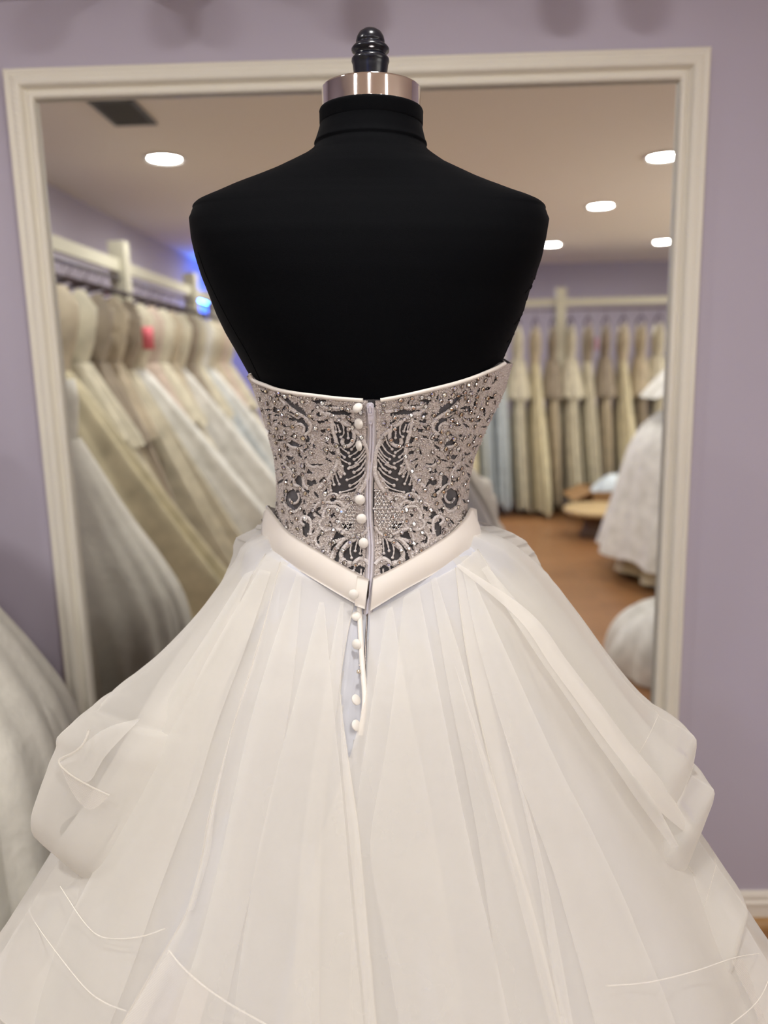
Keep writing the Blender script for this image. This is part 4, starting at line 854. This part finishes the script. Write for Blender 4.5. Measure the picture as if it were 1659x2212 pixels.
# the curled edge of the left ruffle, laid on the ruffle itself
_lp = LTP.reshape(-1, 3); _lx, _ly = proj(_lp)
def on_tier(pts, n, lift):
    p = smoothcurve(pts, n); out = []
    for q in p:
        d = (_lx - q[0]) ** 2 + (_ly - q[1]) ** 2; k_ = np.argsort(d)[:5]; dist = np.linalg.norm(_lp[k_] - CAM, axis=1).min(); r_ = ray(q[0], q[1]); out.append(CAM + r_ / np.linalg.norm(r_) * (dist - lift))
    out = np.array(out); out[2:-2] = (out[:-4] + out[1:-3] + out[2:-2] + out[3:-1] + out[4:]) / 5; return out
V, Fc = tube(on_tier([(236, 1718), (190, 1696), (150, 1672), (129, 1652), (126, 1641), (146, 1632), (168, 1620), (184, 1600), (192, 1576)], 50, .006), .0011, 6); obj('hem_edge', V, Fc, m_orgthread, left_tier)
A = on_tier([(127, 1650), (150, 1674), (190, 1698), (234, 1720)], 20, .005); B = on_tier([(129, 1655), (160, 1720), (196, 1752), (234, 1722)], 20, .004)
u = np.linspace(0, 1, 8)[:, None, None]; V, Fc = grid(A[None] * (1 - u) + B[None] * u); obj('horsehair_braid', V, Fc, m_horse, left_tier)
A = on_tier([(127, 1648), (150, 1636), (182, 1606), (230, 1572), (300, 1552)], 24, .005); B = on_tier([(129, 1654), (152, 1672), (192, 1694), (222, 1640), (302, 1554)], 24, .004)
u = np.linspace(0, 1, 8)[:, None, None]; V, Fc = grid(A[None] * (1 - u) + B[None] * u); obj('ruffle_fold', V, Fc, m_orgthin, left_tier)

# --- placket: piped edge, hidden zipper end, buttons
p = smoothcurve([(776, 1312), (779, 1370), (783, 1440), (788, 1500), (786, 1540), (778, 1590)], 50); q = on_skirt(p[:, 0], p[:, 1], .006); V, Fc = tube(skirt(q[:, 0], q[:, 1], .006), .0030, 10); obj('placket_piping', V, Fc, m_satin, gown)
p = smoothcurve([(796, 1255), (794, 1310), (789, 1420), (790, 1520)], 50); q = on_skirt(p[:, 0], p[:, 1], .004); V, Fc = tube(skirt(q[:, 0], q[:, 1], np.where(p[:, 1] < 1315, .012, .004)), .0011, 8); obj('zipper_end', V, Fc, m_cup, zp)
fb = lambda px, py, o: (lambda P, N: (P[0], N[0]))(*surf_frame(np.array([float(px)]), np.array([float(py)]), o))
for px, py, tx, tz, back in ((774, 880, .5, .9, 0), (776, 915, .75, .1, 0), (777, 962, 1.9, .1, 1), (779, 1078, -.1, .1, 0), (782, 1119, 0, 0, 0), (786, 1171, .05, .05, 0)):
    P, N_ = fb(px, py, .0050); o = put('button', BV, BF, m_button, gown, P, N_ + np.array([-tx, 0, tz])); put('button_shank', SV, SF, m_button, o, P, N_); 
def sk_at(px, py, off):
    q = on_skirt(np.array([px, px + 3., px]), np.array([py, py, py + 3.]), off); P = skirt(q[:, 0], q[:, 1], off); n = np.cross(P[1] - P[0], P[2] - P[0]); n /= np.linalg.norm(n); return P[0], (n if n[1] < 0 else -n)
for px, py, off, tl, back in ((769, 1276, .020, (0, 0, -.1), 0), (770, 1331, .014, (0, 0, -.2), 0), (770, 1392, .012, (-.5, 0, -.7), 0), (769, 1512, .010, (-1.2, .9, 0), 1), (769, 1567, .010, (-1.2, .9, -.1), 1)):
    if py < 1300:
        P, N_ = fb(px, py, .0150)
    else: P, N_ = sk_at(float(px), float(py), off)
    nn_ = N_ + np.array(tl); 
    if back: nn_ = -N_ * .75 + np.array([-.75, 0, 0])
    o = put('button', BV, BF, m_button, gown, P, nn_)
for dx, dy, r_, mt in ((0, 0, .0028, m_stonew), (2, -14, .0012, m_pearl), (9, -3, .0013, m_pearl), (6, 7, .0012, m_pearl), (11, 13, .0010, m_pearl)):
    P, N_ = sk_at(775. + dx, 1451. + dy, .008); V, Fc = ball_cloud(P[None], [r_], ICO); obj('crystal' if mt is m_stonew else 'pearl', V, Fc, mt, gown)

# ------------------------------------------------------------------ gowns on the racks and round the room
m_g = {n: pm('gown_' + n, c, 0.62, bump=0.3, bscale=90, var=0.42, vscale=13, sheen=0.2) for n, c in dict(ivory=(.58, .54, .42), cream=(.58, .52, .35), champagne=(.48, .41, .30), white=(.76, .75, .68), blush=(.52, .42, .35), blue=(.54, .59, .62), taupe=(.30, .25, .19)).items()}
m_hang = pm('dark_hanger', (0.035, 0.018, 0.022), 0.4)
m_tag = pm('pink_tag', (0.75, 0.16, 0.20), 0.6)
m_steel = pm('rod_steel', (0.25, 0.22, 0.24), 0.3, 0.9)
m_rackpaint = pm('rack_cream_paint', (0.52, 0.50, 0.40), 0.5)
def local(name, V, Fc, mat, parent):
    o = bpy.data.objects.new(name, mesh_data(name, V, Fc, mat)); col.objects.link(o); o.parent = parent; return o
def gown_on_hanger(seed, mat, mat2, drop, flare, thickw, lace=False, tagged=False):
    """local frame: origin at the rod, x = depth (towards the aisle +), y = along the rod, hangs down -z"""
    g = np.random.default_rng(seed)
    e = bpy.data.objects.new('hanging_gown', None); col.objects.link(e); e.empty_display_size = .05
    b = MB(); hk = [(0, 0, -.055 + .0)] + [(.022 * math.sin(a), 0, -.012 + .022 * math.cos(a) - .010 + .0) for a in np.linspace(math.pi, -math.pi * .55, 12)]
    b.tube(hk, .0022, 6); b.tube([(0, 0, -.05), (0, 0, -.085)], .0025, 6)
    b.tube([(-.20, 0, -.150), (-.15, 0, -.118), (-.07, 0, -.092), (0, 0, -.083), (.07, 0, -.092), (.15, 0, -.118), (.20, 0, -.150)], [.006, .009, .010, .011, .010, .009, .006], 8)
    o = local('hanger', np.concatenate(b.V), b.F, m_hang, e)
    t = np.linspace(-math.pi, math.pi, 48, endpoint=False)
    # bodice with a dip between two shoulder straps
    zs = np.array([-.12, -.17, -.23, -.30, -.38, -.46, -.52]); ax_ = np.array([.15, .185, .20, .195, .175, .145, .135]); ay = np.array([.016, .028, .042, .052, .052, .044, .042]) * thickw
    P = np.stack([ax_[:, None] * np.cos(t), ay[:, None] * np.sin(t), zs[:, None] + 0 * t], -1)
    P[0, :, 2] -= .14 * np.clip(1 - np.abs(np.cos(t)) * 1.3, 0, 1) ** .8; P[:, :, 2] -= .03 * np.abs(np.cos(t)) * (zs[:, None] > -.2)
    P[:, :, 0] += .004 * np.sin(t * 9 + zs[:, None] * 40)
    V, Fc = grid(P, False, True); local('gown_bodice', V, Fc, mat2, e)
    m = 26; w = np.linspace(0, 1, m); z = -.50 - (drop - .50) * w; k1, k2, p1, p2 = g.integers(7, 12), g.integers(13, 19), g.uniform(0, 6), g.uniform(0, 6)
    ex = .135 + (flare - .135) * w ** .9; ey = (.042 + (.072 - .042) * np.minimum(1, w * 2)) * thickw
    t = np.linspace(-math.pi, math.pi, 120, endpoint=False)
    fl = 1 + (w[:, None] ** .6) * (.09 * np.sin(k1 * t + p1) + .07 * np.sin(k2 * t + p2 + w[:, None] * 1.3))
    P = np.stack([ex[:, None] * np.cos(t) * fl + (flare * .35 * w ** 1.2)[:, None], ey[:, None] * np.sin(t) * (1 + 1.3 * (fl - 1)), z[:, None] + .02 * w[:, None] * np.sin(5 * t + p2)], -1)
    V, Fc = grid(P, False, True); local('gown_skirt', V, Fc, mat, e)
    if lace:   # beaded overlay falling over the hips
        w = np.linspace(0, 1, 12); z = -.47 - .34 * w; exx = .150 + (.135 + (flare - .135) * (.34 / (drop - .5)) - .10) * w; eyy = (.066 + .09 * w) * thickw
        P = np.stack([exx[:, None] * np.cos(t) * (1 + .03 * np.sin(13 * t)) + (flare * .09 * w)[:, None], eyy[:, None] * np.sin(t), z[:, None] - .05 * w[:, None] * np.abs(np.sin(6 * t))], -1)
        V, Fc = grid(P, False, True); local('lace_overlay', V, Fc, mat2, e)
    if tagged:
        V, Fc = MB().box((.13, -.028 * thickw - .05, -.40), (.19, -.028 * thickw - .046, -.28)).V[0], MB().box((0, 0, 0), (1, 1, 1)).F
        V = V + np.array([.05, .02, 0]); o = local('price_tag', V, Fc, m_tag, e); o['label'] = 'pink paper tag'
        b = MB().tube([(.20, -.03, -.28), (.10, 0, -.20), (.02, 0, -.10)], .0012, 5); local('tag_string', np.concatenate(b.V), b.F, m_tag, e)
    return e
def gown_copy(src, loc, rz, scale=(1, 1, 1)):
    r = src.copy(); col.objects.link(r)
    for ch in src.children:
        c = ch.copy(); col.objects.link(c); c.parent = r
    r.location = loc; r.rotation_euler = (0, 0, rz); r.scale = scale; return r
def rack(name, p0, p1, z, posts, label, nose=0.0):
    """fixed rack: top board, rod below it, square posts down to the floor"""
    p0 = np.array(p0, float); p1 = np.array(p1, float); e = empty(name, (*((p0 + p1) / 2), 0), label, 'clothes rack')
    ax_ = (p1 - p0) / np.linalg.norm(p1 - p0); nx = np.array([-ax_[1], ax_[0]])
    def bar(a, c, hw, z0, z1, nm, mt):
        V = [(*(q + nx * s * hw), zz) for zz in (z0, z1) for q, s in ((a, -1), (c, -1), (c, 1), (a, 1))]
        obj(nm, V, [(0, 3, 2, 1), (4, 5, 6, 7), (0, 1, 5, 4), (1, 2, 6, 5), (2, 3, 7, 6), (3, 0, 4, 7)], mt, e, False)
    bar(p0, p1, .012, z + .035, z + .10, 'top_board', m_rackpaint)
    V, Fc = tube([(*p0, z), (*p1, z)], .013, 12); obj('rod', V, Fc, m_steel, e)
    for s in posts:
        q = p0 + ax_ * s; bar(q - ax_ * .045, q + ax_ * .045, .045, 0.0, z + .20, 'post', m_rackpaint)
        V, Fc = tube([(*q, z), (*q, z + .04)], .018, 8); obj('rod_bracket', V, Fc, m_steel, e)
    return e
KINDS = [(1, 'ivory', 'ivory', 1.86, .62, 1.25, True, False), (2, 'cream', 'champagne', 1.88, .78, 1.35, False, False), (3, 'champagne', 'taupe', 1.84, .50, 1.05, True, False), (4, 'white', 'ivory', 1.88, .85, 1.4, False, False), (5, 'blush', 'blush', 1.85, .48, 1.1, True, False), (6, 'ivory', 'taupe', 1.86, .60, 1.2, False, True), (7, 'blue', 'white', 1.83, .66, 1.3, False, False), (8, 'taupe', 'champagne', 1.82, .42, 1.0, True, False)]
DESC = {'ivory': 'ivory lace', 'cream': 'cream tulle', 'champagne': 'champagne lace', 'white': 'full white', 'blush': 'blush lace', 'blue': 'bluish white', 'taupe': 'taupe beaded'}
protos = {}
ORD = 'first second third fourth fifth sixth seventh eighth ninth tenth eleventh twelfth thirteenth fourteenth fifteenth sixteenth seventeenth eighteenth'.split()
def hang(kind, loc, rz, label, group, scale=(1, 1, 1)):
    k = KINDS[kind]
    if kind not in protos:
        o = gown_on_hanger(k[0], m_g[k[1]], m_g[k[2]], k[3], k[4], k[5], k[6], k[7]); o.location = loc; o.rotation_euler = (0, 0, rz); o.scale = scale; protos[kind] = o
    else: o = gown_copy(protos[kind], loc, rz, scale)
    return tag(o, label, 'gown', group)
# left rack along the left wall: aisle side is +x
RZ = 1.93
rack('gown_rack', (-1.55, 0.35), (-1.55, -3.35), RZ, (.04, 1.35, 2.90, 3.66), 'cream gown rack along the left wall, mirrored at left')
seq = [1, 0, 2, 7, 5, 3, 4, 0, 7, 3, 2, 0, 6, 3, 7, 4, 0]
for i, k in enumerate(seq):
    y = 0.16 - i * .208
    hang(k, (-1.55, y, RZ), random.uniform(-.05, .05), f"{DESC[KINDS[k][1]]} gown on the left-wall rack, {ORD[i]} from its near end", 'gowns on the left-wall rack', (1, 1 + random.uniform(-.05, .05), 1))
rack('gown_rack', (0.55, -4.2), (3.75, -4.2), RZ - .03, (.05, 1.02, 2.2, 3.15), 'cream gown rack across the back of the shop, mirrored at right')
seq2 = [1, 6, 6, 0, 1, 2, 0, 5, 2, 1, 7, 0, 2, 4, 1, 0, 2, 0]
for i, k in enumerate(seq2):
    x = 0.66 + i * .168
    hang(k, (x, -4.2, RZ - .03), math.pi / 2 + random.uniform(-.05, .05), f"{DESC[KINDS[k][1]]} gown on the back rack, {ORD[i]} from its left end in the mirror", 'gowns on the back rack', (.72, .80, .985))

# standing gowns: skirt stack on a small form
def standing_gown(name, loc, prof_sets, mats, label, cat='gown', seed=3, form_top=None):
    g = np.random.default_rng(seed); e = empty(name, (loc[0], loc[1], 0), label, cat)
    for (nm, pr_, mt) in prof_sets:
        pr_ = np.array(pr_); m = 40; s = np.linspace(0, 1, m); rr2 = smoothcurve(pr_, m); t = np.linspace(-math.pi, math.pi, 140, endpoint=False); k1, k2, p1 = g.integers(8, 13), g.integers(17, 25), g.uniform(0, 6)
        fl = 1 + s[:, None] ** 1.2 * (.045 * np.sin(k1 * t + p1) + .03 * np.sin(k2 * t - p1))
        P = np.stack([loc[0] + rr2[:, 0, None] * fl * np.cos(t), loc[1] + rr2[:, 0, None] * fl * np.sin(t), rr2[:, 1, None] + .012 * s[:, None] * np.sin(k1 * t) + .014], -1)
        V, Fc = grid(P, False, True); obj(nm, V, Fc, mt, e)
    if form_top:
        b = MB(); h_ = 0.0 if form_top is True else form_top; b.lathe([(.0001, 1.40 + h_), (.12, 1.40 + h_), (.125, 1.34 + h_), (.115, 1.25 + h_), (.10, 1.18 + h_), (.11, 1.08 + h_)][::-1], (loc[0], loc[1], 0), 32); b.build('gown_bodice', mats[1], e)
    return e
m_lacew = pm('white_lace', (0.86, 0.83, 0.74), 0.6, bump=1.0, bscale=45, var=0.18, vscale=22)
standing_gown('standing_gown', (-1.03, 1.37), [('gown_skirt', [(.11, 1.22), (.15, 1.13), (.22, 1.0), (.30, .85), (.36, .72), (.372, .55), (.375, .02)], m_lacew), ('lace_overlay', [(.12, 1.22), (.17, 1.12), (.24, .98), (.315, .85), (.37, .72), (.385, .55), (.39, .15)], m_lacew)], (m_lacew, m_lacew), 'white lace gown standing at far left in front of the wall', form_top=True)
standing_gown('standing_gown', (2.15, -1.50), [('gown_skirt', [(.12, 1.68), (.20, 1.45), (.40, 1.0), (.55, .60), (.70, .03)], m_g['cream']), ('ruffle_tier', [(.13, 1.68), (.30, 1.50), (.47, 1.30), (.57, 1.17)], m_g['white']), ('ruffle_tier', [(.35, 1.15), (.60, .92), (.72, .50), (.80, .16)], m_g['white'])], (m_g['white'], m_g['white']), 'tiered white gown on a tall stand at the right edge of the mirror', form_top=.5, seed=5)
# gown on a form with its train swept onto the floor beside the camera
e = standing_gown('train_gown', (1.85, 0.12), [('gown_skirt', [(.12, 1.18), (.16, 1.08), (.24, .75), (.33, .40), (.42, .02)], m_g['white'])], (m_g['white'], m_g['white']), 'white gown whose rounded train lies on the wood floor at lower right', form_top=True, seed=9)
uu = np.linspace(0, math.pi, 60); vv = np.linspace(0, 1, 26); cxx, cyy = 1.38, 0.08
R = .42 * np.sin(vv * math.pi / 2) ; Zh = .33 * np.cos(vv * math.pi / 2) ** .8
TT2 = np.linspace(-math.pi, math.pi, 100, endpoint=False)
P = np.stack([cxx + R[:, None] * np.cos(TT2) * (1 + .06 * vv[:, None] * np.sin(11 * TT2)), cyy + R[:, None] * np.sin(TT2) * .85 * (1 + .06 * vv[:, None] * np.sin(9 * TT2 + 1)), .006 + Zh[:, None] * (1 + .14 * np.sin(7 * TT2 + 3 * vv[:, None]) * vv[:, None])], -1)
V, Fc = grid(P, False, True); obj('train', V, Fc, m_g['white'], e)

# low wooden pedestal, carton and plastic bag near the back rack
m_ply = pm('pale_wood', (0.50, 0.36, 0.18), 0.5, var=.1, vscale=20); m_dk = pm('dark_wood', (0.10, 0.06, 0.035), 0.5); m_card = pm('cardboard', (0.30, 0.17, 0.07), 0.8); m_bag = pm('pale_plastic', (0.62, 0.70, 0.76), 0.25, bump=.6, bscale=30)
e = empty('step_stool', (1.62, -2.75, 0), 'low round wooden stool with a pale top on the floor by the back rack', 'stool')
b = MB(); b.lathe([(.0001, .20), (.27, .20), (.285, .21), (.285, .232), (.27, .24), (.0001, .24)], (1.62, -2.75, 0), 40); b.build('stool_top', m_ply, e)
b = MB(); b.lathe([(.15, 0), (.16, .01), (.13, .06), (.12, .14), (.15, .20)], (1.62, -2.75, 0), 24); b.build('stool_base', m_dk, e)
e = empty('cardboard_box', (1.92, -3.38, 0), 'brown cardboard box on the floor under the back rack', 'box')
b = MB()
for lo, hi in (((1.66, -3.62, 0), (2.14, -3.14, .006)), ((1.66, -3.62, 0), (1.666, -3.14, .30)), ((2.134, -3.62, 0), (2.14, -3.14, .30)), ((1.66, -3.62, 0), (2.14, -3.614, .30)), ((1.66, -3.146, 0), (2.14, -3.14, .30))): b.box(lo, hi)
b.build('box_walls', m_card, e, False)
for x0, x1, s in ((1.50, 1.66, 1), (2.14, 2.30, -1)):
    z0, z1 = (.22, .30) if s > 0 else (.30, .24); V = [(x0, -3.62, z0), (x1, -3.62, z1), (x1, -3.14, z1), (x0, -3.14, z0)]; V += [(a, b3, c + .005) for a, b3, c in V]
    obj('flap', V, [(0, 3, 2, 1), (4, 5, 6, 7), (0, 1, 5, 4), (1, 2, 6, 5), (2, 3, 7, 6), (3, 0, 4, 7)], m_card, e, False)
V0, F0 = ICO; t = np.linspace(-math.pi, math.pi, 30, endpoint=False); f = np.linspace(.02, 1, 16)
P = np.stack([1.90 + .19 * np.sin(f * math.pi * .97)[:, None] ** .7 * np.cos(t) * (1 + .14 * np.sin(5 * t + 9 * f[:, None])), -3.38 + .17 * np.sin(f * math.pi * .97)[:, None] ** .7 * np.sin(t) * (1 + .14 * np.sin(4 * t + 7 * f[:, None])), .012 + .42 * (1 - f)[:, None] + .02 * np.sin(3 * t + 8 * f[:, None]) * np.sin(f * math.pi)[:, None] + 0.0], -1)
V, Fc = grid(P, False, True); o = obj('plastic_bag', V, Fc, m_bag); tag(o, 'crumpled pale blue plastic bag sitting in the cardboard box', 'bag')

# ceiling air vent
vx, vy, vw, vl = -1.16, -0.05, .095, .17
e = empty('ceiling_vent', (vx, vy, CEIL), 'dark grey slatted air vent in the ceiling, mirrored at upper left', 'air vent')
m_vent = pm('vent_grey', (0.10, 0.10, 0.095), 0.5)
b = MB()
for lo, hi in (((-vw, -vl, 0), (vw, -vl + .016, 0)), ((-vw, vl - .016, 0), (vw, vl, 0)), ((-vw, -vl, 0), (-vw + .016, vl, 0)), ((vw - .016, -vl, 0), (vw, vl, 0))): b.box((vx + lo[0], vy + lo[1], CEIL - .012), (vx + hi[0], vy + hi[1], CEIL - .001))
b.build('vent_frame', m_vent, e, False)
for i in range(13):
    y = vy - vl + .03 + i * .0225; V = [(vx - vw + .016, y, CEIL - .011), (vx + vw - .016, y, CEIL - .011), (vx + vw - .016, y + .014, CEIL - .002), (vx - vw + .016, y + .014, CEIL - .002)]; V += [(a, c, d + .0015) for a, c, d in V]
    obj('slat', V, [(0, 3, 2, 1), (4, 5, 6, 7), (0, 1, 5, 4), (1, 2, 6, 5), (2, 3, 7, 6), (3, 0, 4, 7)], m_vent, e, False)
# blue neon tube high on the left wall near the back corner
e = empty('blue_neon_lamp', (X0, -4.9, 2.1), 'glowing blue tube lamp on the left wall near the back corner', 'lamp')
for y in (-5.25, -4.55): MB().box((X0 + .001, y - .02, 2.05), (X0 + .07, y + .02, 2.11)).build('bracket', m_dk, e, False)
V, Fc = tube([(X0 + .075, -5.35, 2.08), (X0 + .075, -4.45, 2.08)], .020, 12); obj('tube', V, Fc, glow('blue_light', (0.03, 0.16, 1.0), 90.0), e)
